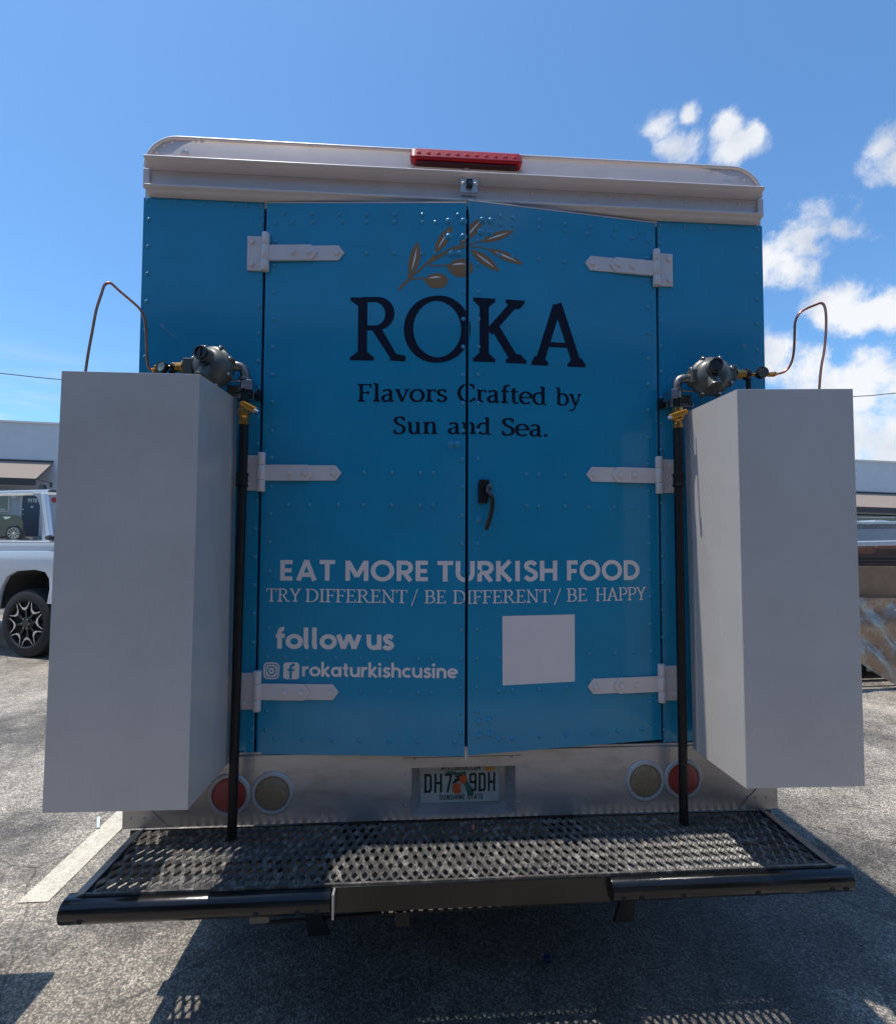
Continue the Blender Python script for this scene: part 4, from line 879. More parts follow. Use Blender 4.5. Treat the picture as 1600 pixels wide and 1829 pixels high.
# ---- rear step bumper ------------------------------------------------------------------
SD = .345; SX = 1.165
bump = MB()
bump.box(-SX+.01, SX-.01, -.018, -.0125, ZB-.06, ZB-.004)                      # back ledge
bump.box(-.47, .47, -SD+.0, -SD+.055, ZB-.078, ZB-.0045)
step = bump.build('step_bumper', BLK, truck, bevel=.002)
BL, BR = PY(101, 1612, -SD-.035).x, PY(1529, 1562, -SD-.035).x
for sg in (-1, 1):
    xo = (BL+.012 if sg < 0 else BR-.012); xi = sg*(SX-.062)
    MB().hexa([(xo, -SD, ZB-.05), (xi, -SD, ZB-.05), (xi, -.02, ZB-.05), (xo, -.02, ZB-.05)], [(xo, -SD, ZB-.008), (xi, -SD, ZB+.006), (xi, -.02, ZB+.006), (xo, -.02, ZB-.008)]).build('side_rail', mat('rail_paint', (.022, .027, .036), .22, coat=.6, bump=.05, bscale=30), step, bevel=.003)
    MB().box(min(sg*.43, sg*.30), max(sg*.43, sg*.30), -.30, -.02, ZB-.055, ZB-.03).build('cross_member', BLK, step)
MB().box(-SX+.06, SX-.06, -.19, -.165, ZB-.055, ZB-.022).build('cross_member', BLK, step)
MB().box(-SX+.062, SX-.062, -SD+.002, -SD+.010, ZB-.004, ZB+.003).build('grating_lip', GRATE, step)
def roll(xa, xb, nm, holes):
    prof = []; n = 10
    for i in range(n+1):
        t = -math.pi/2+math.pi*i/n; prof.append((-SD-.004-.030*math.cos(t), ZB-.037+.033*math.sin(t)))
    prof.append((-SD+.02, ZB-.003)); prof.append((-SD+.02, ZB-.070))
    o = MB().prism([Vector((xa, y, z)) for y, z in prof], (xb-xa, 0, 0)).build(nm, BLK, step, bevel=.0015, smooth=35)
    for x in holes:
        MB().cyl((x, -SD-.0335, ZB-.047), (x, -SD-.024, ZB-.047), .008, n=14).build('bolt_hole', DARK, step)
    return o
lx1 = PY(590, 1595, -SD-.03).x; rx0 = PY(1095, 1575, -SD-.03).x
roll(BL, lx1, 'bumper_guard', (BL+.06, -.62, lx1-.035, lx1-.09)); roll(rx0, BR, 'bumper_guard', (rx0+.03, rx0+.085, .62, .85, BR-.075, BR-.03))
for xx in (lx1+.004,): MB().box(xx, xx+.006, -SD-.03, -SD+.01, ZB-.075, ZB-.006).build('guard_end_plate', ALU, step)
# raised expanded metal
gx0, gx1 = -SX+.064, SX-.064; gy0, gy1 = -SD+.008, -.022; P2 = .0152; K = 8; hy = (gy1-gy0)/K; mb = MB(); J = int((gx1-gx0)/P2)
for j in range(J+1):
    xj = gx0+P2*.5+j*P2; prev = None; sub = 6
    for i in range(K*sub+1):
        t = i/sub; ph = math.cos(math.pi*(t+j)); sl_ = -math.sin(math.pi*(t+j))
        ps = math.copysign(abs(ph)**.62, ph); x = xj+P2/2*(.90*ps); y = gy0+hy*t; wd = .0057+.0006*abs(ph); tz = .0042*sl_
        base = len(mb.v)
        mb.v += [Vector((x-wd, y, ZB-.004+tz)), Vector((x+wd, y, ZB-.004-tz)), Vector((x+wd*.95, y, ZB-.0075-tz)), Vector((x-wd*.95, y, ZB-.0075+tz))]
        if prev is not None:
            for q in range(4): mb.f.append((prev+q, prev+(q+1) % 4, base+(q+1) % 4, base+q))
        prev = base
mb.build('step_grating', GRATE, step)
# under-bumper bits
MB().prism([(-.66, -.31, ZB-.125), (-.60, -.31, ZB-.125), (-.60, -.31, ZB-.085), (-.66, -.31, ZB-.085)], (0, .05, 0)).build('clearance_light', CAST, step, bevel=.006)
for x in (PY(560, 1625, -.3).x, PY(1115, 1608, -.3).x):
    MB().prism([(x-.02, -.33, ZB-.075), (x+.02, -.33, ZB-.075), (x+.045, -.27, ZB-.195), (x-.02, -.27, ZB-.195)], (0, .012, 0)).build('hanger_bracket', BLK, step)
MB().tube([(-.62, -.28, ZB-.142), (-.2, -.27, ZB-.136), (.2, -.27, ZB-.130), (.6, -.26, ZB-.118)], .006, 8, 3).build('brake_line', BLKM, step)
MB().box(-.235, -.19, -.29, -.25, ZB-.165, ZB-.122).build('line_clip', BLKM, step, bevel=.002)
# chassis and wheels (in the truck's own shade)
MB().box(-.42, -.30, .05, 5.6, ZB-.16, ZB-.0).build('chassis_rail', BLKM, truck); MB().box(.30, .42, .05, 5.6, ZB-.16, ZB-.0).build('chassis_rail', BLKM, truck)
MB().box(-HW+.05, HW-.05, .05, 5.6, ZB-.02, ZB+.018).build('floor_pan', BLKM, truck)
for yy in (1.6, 4.7):
    for sg in (-1, 1):
        w = MB().lathe((sg*.72, yy, .38), (sg, 0, 0), [(.2, 0), (.36, 0), (.38, .03), (.38, .20), (.36, .23), (.2, .23), (.18, .2)], 32).build('wheel', RUB, truck, smooth=40)
        MB().lathe((sg*.90, yy, .38), (sg, 0, 0), [(.2, 0), (.19, .03), (.08, .01), (.01, .03)], 20).build('rim', ALU, w, smooth=40)
    MB().cyl((-.8, yy, .38), (.8, yy, .38), .05).build('axle', BLKM, truck)
# ---- white tank enclosures
def enclosure(fr, bk, inner_is_right, label):
    """fr: px of the front sheet TL,TR,BR,BL ; bk: px of inner back edge top,bottom"""
    yf = -.362; ybk = -.055
    F = [PY(px, py, yf) for px, py in fr]; B = [PY(px, py, ybk) for px, py in bk]
    root = MB().prism([F[0], F[1], F[2], F[3]], (0, .0025, 0)).build('tank_enclosure', BOXW, truck, bevel=.0008)
    tag(root, label)
    it, ib = (F[1], F[2]) if inner_is_right else (F[0], F[3]); ot, ob_ = (F[0], F[3]) if inner_is_right else (F[1], F[2])
    s = 1 if inner_is_right else -1
    dx = Vector((-s*.0022, 0, 0)); dy = Vector((0, .0026, 0))
    MB().prism([it+dy, B[0], B[1], ib+dy], dx).build('inner_panel', BOXW, root)
    # folded lips at the open outer side, top and bottom
    MB().prism([ot+dy, ot+dy+Vector((0, .03, 0)), ob_+dy+Vector((0, .03, 0)), ob_+dy], Vector((s*.0022, 0, 0))).build('folded_flange', BOXW, root)
    cx = (F[0].x+F[1].x)/2
    # back sheet, closed lower half of the outer side, and wall brackets
    zl, zh = F[2].z+.004, F[0].z-.004
    x_in = B[0].x; x_out = ot.x
    a_, b__ = sorted((x_in-s*.006, x_out+s*.004))
    MB().box(a_, b__, -.095, -.0925, zl, zh).build('back_panel', BOXW, root)
    a_, b__ = sorted((x_out+s*.003, x_out+s*.0055))
    MB().box(a_, b__, yf+.034, -.096, zl, 1.50).build('outer_panel', BOXW, root)
    for zz in (zl+.12, zh-.12): MB().box(min(x_in-s*.30, x_in-s*.06), max(x_in-s*.30, x_in-s*.06), -.0925, -.013, zz, zz+.03).build('wall_bracket', BLKM, root)
    return root, cx
encL = enclosure([(110, 662), (357, 668), (335, 1447), (75, 1453)], [(423, 713), (411, 1360)], True, 'left white sheet metal tank enclosure')
encR = enclosure([(1316, 695), (1523, 694), (1545, 1405), (1333, 1409)], [(1222, 738), (1238, 1338)], False, 'right white sheet metal tank enclosure')
# ---- gas plumbing
def gas(side):
    left = side < 0; YP = -.085
    if left:
        top = PY(437, 690, YP); base_px = (413, 1500); cpx = (433, 857); C = PY(378, 655, -.11); el = PY(437, 662, YP); valve = PY(442, 738, YP)
    else:
        top = PY(1209, 700, YP); cpx = (1211, 858); C = PY(1269, 672, -.11); el = PY(1207, 683, YP); valve = PY(1208, 745, YP)
    x = top.x; zb_ = ZB-.006
    xb = PZ(413, 1498, ZB).x if left else PZ(1217, 1465, ZB).x
    root = MB().tube([(xb, YP, zb_), (x, YP, valve.z-.03)], .0155, 16, 1).build('gas_pipe', BLKM, truck, smooth=50)
    tag(root, 'black gas pipe and regulator on the %s side' % ('left' if left else 'right'))
    MB().tube([(x, YP, valve.z+.025), (x, YP, el.z-.012)], .0135, 14, 1).build('pipe_nipple', BLKM, root, smooth=50)
    cz_ = PY(*cpx, YP).z; xm = xb+(x-xb)*(cz_-zb_)/(valve.z-zb_)
    MB().lathe((xm, YP, cz_-.024), (0, 0, 1), [(.016, 0), (.021, .001), (.021, .007), (.0185, .009), (.0185, .038), (.021, .040), (.021, .047), (.016, .048)], 18).build('pipe_coupling', BLKM, root, smooth=40)
    s = 1 if left else -1      # direction from regulator towards the pipe
    # elbow
    MB().tube([(x, YP, el.z-.030), (x, YP, el.z-.010), (x-s*.008, YP, el.z+.008), (x-s*.026, YP-.004, el.z+.014), (x-s*.045, YP-.008, el.z+.012)], .0165, 16, 5).build('pipe_elbow', IRON, root, smooth=50)
    MB().lathe((x, YP, el.z-.036), (0, 0, 1), [(.015, 0), (.0205, .001), (.0205, .010), (.017, .012)], 18).build('elbow_collar', IRON, root, smooth=40)
    # ball valve
    mb = MB(); mb.lathe((x, YP, valve.z-.042), (0, 0, 1), [(.0165, 0), (.0195, .001), (.0195, .016), (.017, .018), (.017, .024), (.021, .030), (.023, .042), (.021, .054), (.017, .058), (.017, .062), (.0195, .064), (.0195, .076), (.0165, .077)], 8)
    mb.cyl((x, YP-.012, valve.z), (x, YP-.036, valve.z), .009, n=12)
    mb.build('ball_valve', BRASS, root, bevel=.0008)
    if left: A, B = PY(431, 719, YP-.04), PY(456, 733, YP-.04)
    else: A, B = PY(1227, 734, YP-.04), PY(1197, 745, YP-.04)
    dr = (B-A).normalized(); nn = Vector((-dr.z, 0, dr.x)); hw = .0105
    pts = [A+nn*hw*.8, B+nn*hw, B-nn*hw, A-nn*hw*.8, A-dr*.006]
    MB().prism(pts, (0, .006, 0)).build('valve_handle', YEL, root, bevel=.0018)
    mb = MB()
    for i in range(7):
        p = A+dr*((B-A).length*(.16+.105*i)); q = p+nn*random.uniform(.003, .005); r_ = p-nn*random.uniform(.003, .005)
        mb.prism([q, q+dr*.0018, r_+dr*.0018, r_], (0, -.0006, 0))
    mb.build('handle_marking', PLK, root)
    MB().cyl(B-dr*.003+Vector((0, -.001, 0)), B+dr*.012+Vector((0, -.001, 0)), .006, n=6).build('valve_nut', STEEL, root)
    # wall bracket and clamp
    zc = PY(437 if left else 1209, 700 if left else 716, -.04).z
    xr = x+s*.02; xl = x-s*(.10 if left else .085)
    MB().box(min(xr, xl), max(xr, xl), -.046, -.002, zc-.024, zc-.006).build('bracket_channel', STEEL, root, bevel=.002)
    MB().box(min(x-s*.03, x-s*.075), max(x-s*.03, x-s*.075), -.05, -.02, zc-.004, zc+.022).build('bracket_spacer', CAST, root, bevel=.003)
    MB().cyl((x+s*.01, YP-.012, zc+.022), (xl, YP-.004, zc+.024), .0042, n=10).build('clamp_bolt', STEEL, root)
    MB().lathe((x, YP, zc-.004), (0, 0, 1), [(.0145, 0), (.0185, .0), (.0185, .028), (.0145, .028)], 18).build('pipe_clamp', STEEL, root, smooth=40)
    MB().box(min(x+s*.008, x+s*.03), max(x+s*.008, x+s*.03), YP-.02, -.03, zc-.008, zc+.026).build('clamp_ear', STEEL, root, bevel=.002)
    MB().box(min(x+s*.018, x+s*.036), max(x+s*.018, x+s*.036), -.036, -.0005, zc-.022, zc+.012).build('bracket_foot', BLKM, root, bevel=.004)
    # regulator body
    ax = Vector((-.16 if left else -.30, -1, .10)).normalized(); q = ax.to_track_quat('Z', 'Y')
    R = .068
    reg = MB(); reg.lathe(C, ax, [(.040, -.055), (.058, -.045), (R, -.012), (R+.004, -.010), (R+.004, .006), (R, .008), (R-.006, .012), (R-.010, .020), (R-.020, .034), (.034, .040), (.012, .041)], 40, q)
    reg.build('gas_regulator', CAST, root, smooth=35)
    up = q @ Vector((0, 1, 0)); rt = q @ Vector((1, 0, 0))
    for i in range(8):
        t = math.radians(i*45+20); p = C+(rt*math.cos(t)+up*math.sin(t))*(R+.004)
        MB().lathe(p-ax*.014, ax, [(.0095, 0), (.0095, .020), (.007, .023)], 10).build('flange_lug', CAST, root, smooth=40); MB().dome(p+ax*.009, ax, .0055, .005, 8, 3).build('flange_screw', STEEL, root, smooth=50)
    tb = C+(up*.014+rt*(0 if left else 0))+ax*.030
    if left: tb = tb+Vector((.002, 0, .004))
    MB().lathe(tb, ax, [(.034, -.004), (.028, .008), (.0245, .014), (.0245, .034), (.022, .036)], 24, q).build('spring_tower', CAST, root, smooth=35)
    MB().lathe(tb+ax*.035, ax, [(.0225, 0), (.0240, .002), (.0240, .010), (.022, .012), (.018, .012), (.017, .007), (.001, .007)], 24, q).build('tower_cap', PLK, root, smooth=35)
    t1 = tb+ax*.044; MB().prism([t1+rt*.002+up*.015, t1-rt*.002+up*.015, t1-rt*.002-up*.015, t1+rt*.002-up*.015], ax*.003).build('cap_slot', PLK, root)
    # lower vent body pointing down and forward
    va = (ax*.72-Vector((0, 0, 1))).normalized(); vb = C-up*.026+ax*.030
    MB().lathe(vb, va, [(.024, -.012), (.022, .02), (.021, .034), (.0235, .036), (.0235, .044), (.019, .046)], 20).build('vent_body', CAST, root, smooth=35)
    MB().lathe(C-up*.010+ax*.036, ax, [(.016, 0), (.0155, .016), (.012, .019)], 18).build('vent_cap', PLK, root, smooth=35)
    # ports
    MB().box(*sorted((C.x+s*.052, x-s*.038)), C.y-.012, C.y+.028, C.z-.028, C.z+.024).build('outlet_port', CAST, root, bevel=.004)
    e = -s
    zp = PY(300, 655.5, C.y).z if left else PY(1340, 669, C.y).z
    xa, xb2 = C.x+e*.055, C.x+e*.088
    MB().box(*sorted((xa, xb2)), C.y-.022, C.y+.022, zp-.028, zp+.028).build('inlet_port', CAST, root, bevel=.004)
    def ln(name, m, a, b, r, n=16, bev=.0008): return MB().cyl((C.x+e*a, C.y, zp), (C.x+e*b, C.y, zp), r, n=n).build(name, m, root, bevel=bev, smooth=40 if n > 8 else None)
    if left:
        ln('brass_flange', BRASS, .089, .094, .0245, 8); ln('brass_adapter', BRASS, .094, .118, .0165, 8); ln('hand_nut', PLK, .118, .132, .0165, 10); ln('brass_stem', BRASS, .132, .190, .006)
        gc = PY(289, 655, C.y-.02); gr = .0185
    else:
        ln('brass_flange', BRASS, .089, .093, .0245, 8); ln('brass_adapter', BRASS, .093, .130, .0175, 8); ln('hand_nut', PLK, .130, .144, .0205, 10); ln('brass_stem', BRASS, .144, .225, .006)
        gc = PY(1361, 665, C.y-.02); gr = .0205
    ga = Vector((-.35 if left else -.18, -1, .08)).normalized(); gq = ga.to_track_quat('Z', 'Y')
    MB().lathe(gc, ga, [(gr*.7, -.018), (gr, -.012), (gr*1.04, .004), (gr, .006), (gr*.88, .006), (gr*.86, .003)], 28, gq).build('pressure_gauge', PLK, root, smooth=35)
    MB().lathe(gc+ga*.0035, ga, [(gr*.86, 0), (gr*.86, .0008)], 28, gq).build('gauge_face', DIAL if left else GLASSG, root)
    gu = gq @ Vector((0, 1, 0)); gr_ = gq @ Vector((1, 0, 0)); c0 = gc+ga*.0052
    v = (gu*.55+gr_*.5).normalized(); w_ = v.cross(ga)
    MB().prism([c0+v*gr*.7, c0-v*gr*.2+w_*.0012, c0-v*gr*.2-w_*.0012], ga*.0006).build('gauge_needle', DARK, root)
    mb = MB()
    for i in range(15):
        t = math.radians(-40+i*18.5); dd_ = gu*math.sin(t)+gr_*math.cos(t); tt = dd_.cross(ga); mb.prism([c0-ga*.001+dd_*gr*.62+tt*.0004, c0-ga*.001+dd_*gr*.78+tt*.0004, c0-ga*.001+dd_*gr*.78-tt*.0004, c0-ga*.001+dd_*gr*.62-tt*.0004], ga*.0003)
    mb.build('gauge_ticks', PLK, root)
    # brass union and copper line
    if left:
        cu = [(272, 662), (266, 656), (263, 643), (262, 620), (261, 595), (259, 572), (250, 552), (232, 535), (212, 518), (200, 507), (193, 505), (186, 510), (181, 525), (172, 553), (165, 590), (158, 628), (153, 662), (151, 690)]
        fa, fb = PY(272, 662, C.y), PY(281, 660, C.y)
    else:
        cu = [(1386, 668), (1398, 665), (1408, 657), (1415, 642), (1418, 622), (1419, 595), (1420, 575), (1427, 560), (1440, 551), (1457, 544), (1466, 541), (1472, 546), (1475, 562), (1475, 590), (1472, 625), (1467, 652), (1464, 680), (1462, 715)]
        fa, fb = PY(1386, 668, C.y), PY(1374, 669, C.y)
    MB().lathe(fa, fb-fa, [(.005, 0), (.0075, .001), (.0095, .006), (.0095, .014), (.007, .016), (.009, .018), (.009, .026)], 6).build('brass_union', BRASS, root)
    n = len(cu); MB().tube([PY(a, b_, C.y-.10*(i/(n-1))) for i, (a, b_) in enumerate(cu)], .0042, 10, 4).build('copper_line', COPPER, root, smooth=60)
    # bracket post under the inlet
    MB().box(*sorted((C.x+e*(.125 if left else .140), C.x+e*(.139 if left else .150))), C.y-.005, C.y+.01, zp-.09, zp-.012).build('support_post', PLK, root)
gas(-1); gas(1)
# ---- scraps
p = PZ(845, 1479, ZB); tag(MB().prism([(p.x-.004, p.y-.012, ZB-.001), (p.x+.004, p.y-.012, ZB-.001), (p.x+.005, p.y+.010, ZB-.001), (p.x-.003, p.y+.012, ZB-.001)], (0, 0, .005)).build('plastic_scrap', PINK, bevel=.001), 'tiny red plastic scrap lying on the black step grating', 'scrap')
p = PZ(977, 1717, 0); tag(MB().lathe((p.x, p.y, .004), (0, 0, 1), [(.014, 0), (.015, .002), (.015, .009), (.013, .011)], 18).build('bottle_cap', BLUEC, smooth=40), 'small blue bottle cap on the shaded asphalt', 'bottle cap')
p = PZ(178, 1473, 0); tag(MB().prism([(p.x-.045, p.y+.05, .008), (p.x-.032, p.y+.058, .008), (p.x+.03, p.y-.05, .008), (p.x+.018, p.y-.056, .008)], (0, 0, .006)).build('white_strip', VWHITE, bevel=.001), 'short pale strip lying across the white parking line', 'strip')
# ================================================================ WHITE PICKUP (left)
G0 = PD(46, 1165, 6.4); G0.z = 0
e1 = (CR*math.cos(math.radians(15))-CF*math.sin(math.radians(15))); e1.z = 0; e1.normalize(); n1 = Vector((-e1.y, e1.x, 0))   # n1 points away from camera
def PK(px, py, off=0): return onplane(px, py, G0+n1*off, n1)
pk = thing('pickup_truck', G0, 'white pickup truck with big black and silver wheel parked left of the food truck', 'pickup truck')
zt_ = PK(46, 966).z
def pkpoly(pts, off, th, nm, m, par=None, bev=0, sm=None): return MB().prism([PK(a, b_, off) for a, b_ in pts], n1*th).build(nm, m, par or pk, bevel=bev, smooth=sm)
arch = [(83, 1079), (88, 1052), (87, 1034), (80, 1022), (62, 1018), (30, 1020), (12, 1030), (3, 1046), (-2, 1062), (-6, 1088)]
pkpoly([(-330, 984), (250, 984), (250, 1082)]+arch+[(-330, 1092)], .02, .05, 'fender', VWHITE, bev=.008, sm=40)
pkpoly([(-330, 968), (250, 968), (250, 985), (-330, 985)], .05, .05, 'fender_shoulder', VWHITE, bev=.012, sm=60)
mb = MB(); A = PK(-330, 968, .03); B = PK(250, 968, .03); A.z = B.z = zt_; mb.prism([A, B, B+n1*1.75, A+n1*1.75], (0, 0, -.02)); mb.build('body_deck', VWHITE, pk, bevel=.01)
pkpoly([(-330, 980), (250, 980), (250, 1082), (100, 1082), (-10, 1090), (-330, 1092)], 1.70, .05, 'far_fender', VWHITE)
pkpoly([(-4, 1016), (92, 1016), (92, 1060), (-4, 1060)], .75, .03, 'wheel_well', DARK)
mb = MB()
for i in range(len(arch)-1):
    a, b_ = PK(*arch[i], .071), PK(*arch[i+1], .071); mb.quad(a, b_, b_+n1*.6, a+n1*.6)
mb.build('arch_liner', mat('liner_plastic', (.09, .085, .08), .8, noise=.3, nscale=12), pk)
pkpoly([(92, 1000), (250, 1000), (250, 1128), (97, 1128)], .10, 1.55, 'front_bumper', BLKM)
wc = PK(46, 1114, .03); wr = wc.z
wh = MB().lathe(wc, -n1, [(.28, -.30), (.40, -.30), (wr-.012, -.27), (wr, -.22), (wr, -.06), (wr-.012, -.01), (wr-.05, .012), (.31, .01), (.285, -.01), (.28, -.05)], 48).build('wheel', RUB, pk, smooth=35)
MB().lathe(wc, -n1, [(.282, -.16), (.27, -.07), (.10, -.05), (.09, -.02), (.06, -.015), (.055, .0), (.01, .0)], 40).build('rim', PLK, wh, smooth=35)
qw = (-n1).to_track_quat('Z', 'Y'); mb = MB(); sp = MB()
for i in range(8):
    t = math.radians(i*45+8)
    def rp_(r, a, h): return wc+qw @ Vector((r*math.cos(t+a), r*math.sin(t+a), h))
    for aa, bb_ in (((.285, -.33), (.205, -.20)), ((.205, -.20), (.185, 0)), ((.185, 0), (.205, .20)), ((.205, .20), (.285, .33))):
        (r0_, a0), (r1_, a1) = aa, bb_; w_ = .030
        mb.hexa([rp_(r0_-w_/2, a0, -.03), rp_(r1_-w_/2, a1, -.03), rp_(r1_+w_/2, a1, -.03), rp_(r0_+w_/2, a0, -.03)], [rp_(r0_-w_/2, a0, 0.002), rp_(r1_-w_/2, a1, 0.002), rp_(r1_+w_/2, a1, 0.002), rp_(r0_+w_/2, a0, 0.002)])
    sp.hexa([rp_(.05, -.2, -.04), rp_(.05, .2, -.04), rp_(.21, .09, -.04), rp_(.21, -.09, -.04)], [rp_(.05, -.2, -.012), rp_(.05, .2, -.012), rp_(.21, .09, -.012), rp_(.21, -.09, -.012)])
mb.build('rim_lip', CHROME, wh); sp.build('spoke', PLK, wh)
for i in range(6):
    t = math.radians(i*60); MB().lathe(wc+qw @ Vector((.065*math.cos(t), .065*math.sin(t), -.012)), -n1, [(.009, 0), (.009, .02), (.004, .024)], 8).build('lug_nut', CHROME, wh)
c2_ = wc+n1*1.5; MB().lathe(c2_, -n1, [(.1, -.1), (wr, -.1), (wr, .15), (.1, .15)], 32).build('wheel', RUB, pk, smooth=35)
# cab: roof, pillars, glass, mirror
zr0 = PK(40, 881, .2).z; zr1 = PK(40, 875.5, .2).z; xr0 = PK(-330, 880, .2); xr1 = PK(86, 880, .2); xr0.z = xr1.z = zr0
MB().prism([xr0, xr1, xr1+n1*.28, xr0+n1*.28], (0, 0, zr1-zr0)).build('roof', VWHITE, pk, bevel=.01)
MB().prism([xr1+Vector((0, 0, .004)), xr1+e1*.06+Vector((0, 0, .008)), xr1+e1*.06+n1*.28+Vector((0, 0, .008)), xr1+n1*.28+Vector((0, 0, .004))], (0, 0, zr1-zr0-.012)).build('visor', PLK, pk, bevel=.006)
for off in (.16,):
    pkpoly([(72, 881), (80, 881), (90, 966), (83, 966)], off, .05, 'pillar', VWHITE, bev=.006)
    pkpoly([(56, 881), (72.5, 881), (83.5, 966), (75, 966), (75, 925), (72, 905), (66, 888)], off+.012, .03, 'window_frame', GRYP)
    pkpoly([(-62, 881), (-50, 881), (-50, 966), (-62, 966)], off, .05, 'pillar', VWHITE)
    MB().quad(*[PK(a, b_, off+.02) for a, b_ in [(-49, 881.5), (66, 881.5), (75, 925), (75, 966), (-49, 966)]]).build('window_pane', GLASS, pk)
pkpoly([(79, 958), (86, 955.5), (94, 957), (95.5, 962), (88, 965.5), (80, 964)], -.02, .10, 'wing_mirror', PLK, bev=.012, sm=50)
pkpoly([(60, 876), (88, 876), (86, 874.5), (79, 873), (76, 865), (73, 864), (70, 866), (68, 873), (62, 874.5)], .30, .04, 'rack_foot', PLK)
# ================================================================ BUILDING
At = PD(50, 752.5, 24.5); Bt = PD(1565, 822.5, 29.9)
b1 = (Bt-At).normalized(); bn = Vector((-b1.y, b1.x, 0)).normalized(); b3 = b1.cross(bn).normalized()
if b3.z < 0: b3 = -b3
def FB(px, py, off=0):
    """facade plane point -> (u along, w up) ; off towards the camera"""
    p = onplane(px, py, At-bn*off, bn); r = p-At; return r.dot(b1), r.dot(b3)
def BW(u, w, off=0): return At+b1*u+b3*w-bn*off
bld = thing('commercial_building', BW(22, -5.6), 'long low grey stucco building with tan awnings behind the parked vehicles', 'building')
def bbox(u0, u1, w0, w1, o0, o1, nm, m, par=None, bev=0):
    return MB().hexa([BW(u0, w0, o1), BW(u1, w0, o1), BW(u1, w0, o0), BW(u0, w0, o0)], [BW(u0, w1, o1), BW(u1, w1, o1), BW(u1, w1, o0), BW(u0, w1, o0)]).build(nm, m, par or bld, bevel=bev)
wg = FB(55, 957.5)[1]
bbox(-45, 75, wg-.8, -.09, -12, 0, 'wall', WALL); bbox(-45.2, 75.2, -.09, 0, -.3, .06, 'parapet_cap', TRIM)
du0, dw0 = FB(38, 957); du1, dw1 = FB(75, 878)
dw1 = dw0+2.15
dr_ = bbox(du0, du1, dw0, dw1, .01, .05, 'door', NAVY); bbox(du0-.08, du0-.005, dw0, dw1+.08, .0, .08, 'door_frame', TRIM); bbox(du1+.005, du1+.08, dw0, dw1+.08, .0, .08, 'door_frame', TRIM)
def btext(text, G, px0, px1, pyb, pyt, m, nm, off, cw=.2, par=None):
    ua, wa = FB(px0, pyb, off); ub, _ = FB(px1, pyb, off); _, wt = FB(px0, pyt, off); cur = 0; it = []
    for ch in text:
        adv, st = G[ch]; it.append((cur, st)); cur += adv+.12
    kx = (ub-ua)/(cur-.12); b = MB(); k = 0
    for cx_, st in it:
        for q in glyph_polys(st, .1, .06, 0, cw):
            for pq in q: b.quad(*[BW(ua+(x+cx_)*kx, wa+y*(wt-wa), off+k*.0006) for x, y in pq])
            k = (k+1) % 10
    return b.build(nm, m, par or bld)
btext('1970', PGL, 49, 66, 897, 890.5, VWHITE, 'house_number', .06, .17, dr_)
u_, w_ = FB(57, 905.5, .06); MB().lathe(BW(u_, w_, .05), -bn, [(.07, 0), (.05, .03), (.01, .03)], 4).build('door_star', VWHITE, dr_)
for py, s_ in ((910, .05), (918.5, .045)):
    u_, w_ = FB(41, py, .06); MB().lathe(BW(u_, w_, .05), -bn, [(s_, 0), (s_, .03), (.02, .07), (.01, .07)], 12).build('door_lock', CHROME, dr_)
# dark sign window left of the door
wu1, ww0 = FB(15.5, 912); _, ww1 = FB(15, 880)
wn_ = bbox(wu1-3.2, wu1, ww0, ww1+.2, .005, .06, 'window', mat('black_window', (.012, .012, .015), .12, coat=1)); bbox(wu1-3.25, wu1+.05, ww0-.07, ww0-.005, 0, .09, 'window_sill', TRIM); bbox(wu1+.005, wu1+.05, ww0, ww1+.2, 0, .08, 'window_frame', TRIM)
for (a, b_, c_, e_) in ((-1, 7.5, 884, 881.8), (0, 9.5, 910.5, 908.5)):
    q0 = FB(a, c_, .07); q1 = FB(b_, e_, .07)
    for i in range(5):
        uu = q0[0]+(q1[0]-q0[0])*i/5; MB().quad(BW(uu, q0[1], .068), BW(uu+(q1[0]-q0[0])/7, q0[1], .068), BW(uu+(q1[0]-q0[0])/7, q1[1], .068), BW(uu, q1[1], .068)).build('sign_mark', VWHITE, wn_)
u_, w_ = FB(28, 887); bbox(u_-.10, u_+.10, w_-.10, w_+.12, 0, .18, 'wall_lamp', TRIM)
u_, w_ = FB(97.5, 893); sgn = MB().lathe(BW(u_, w_, .01), -bn, [(.14, 0), (.14, .02), (.13, .022)], 8).build('wall_sign', REDS, bld)
# awnings
def awning(uR, uL, label):
    t = FB(60, 824.5)[1]; out = 1.15
    # front edge height from the photo
    lo = (FB(40, 855, out)[1]); lo2 = FB(40, 866.5, out)[1]
    aw = MB().hexa([BW(uL, t-.06, 0.005), BW(uR, t-.06, 0.005), BW(uR, lo, out-.03), BW(uL, lo, out-.03)], [BW(uL, t, 0.005), BW(uR, t, 0.005), BW(uR, lo+.03, out), BW(uL, lo+.03, out)]).build('awning', AWN, bld); tag(aw, label)
    MB().hexa([BW(uL, lo2, out-.02), BW(uR, lo2, out-.02), BW(uR, lo2, out), BW(uL, lo2, out)], [BW(uL, lo-.004, out-.02), BW(uR, lo-.004, out-.02), BW(uR, lo-.004, out), BW(uL, lo-.004, out)]).build('valance', AWD, aw)
    bbox(uL-.03, uR+.03, t+.003, t+.07, 0, .06, 'awning_bar', AWD, aw)
    MB().cyl(BW(uR-.02, lo2+.3, out-.05), BW(uR-.02, lo2+.25, 0), .02, n=8).build('awning_arm', IRON, aw)
    n = int((uR-uL)/1.5)
    for i in range(n+1):
        uu = uL+(uR-uL)*i/n; MB().cyl(BW(uu, t-.07, .03), BW(uu, lo-.01, out-.05), .018, n=6).build('awning_rib', IRON, aw)
uR = FB(95, 825)[0]; awning(uR, uR-14, 'tan awning above the navy door'); awning(FB(1760, 880)[0], FB(1460, 880)[0], 'tan awning behind the trailer')
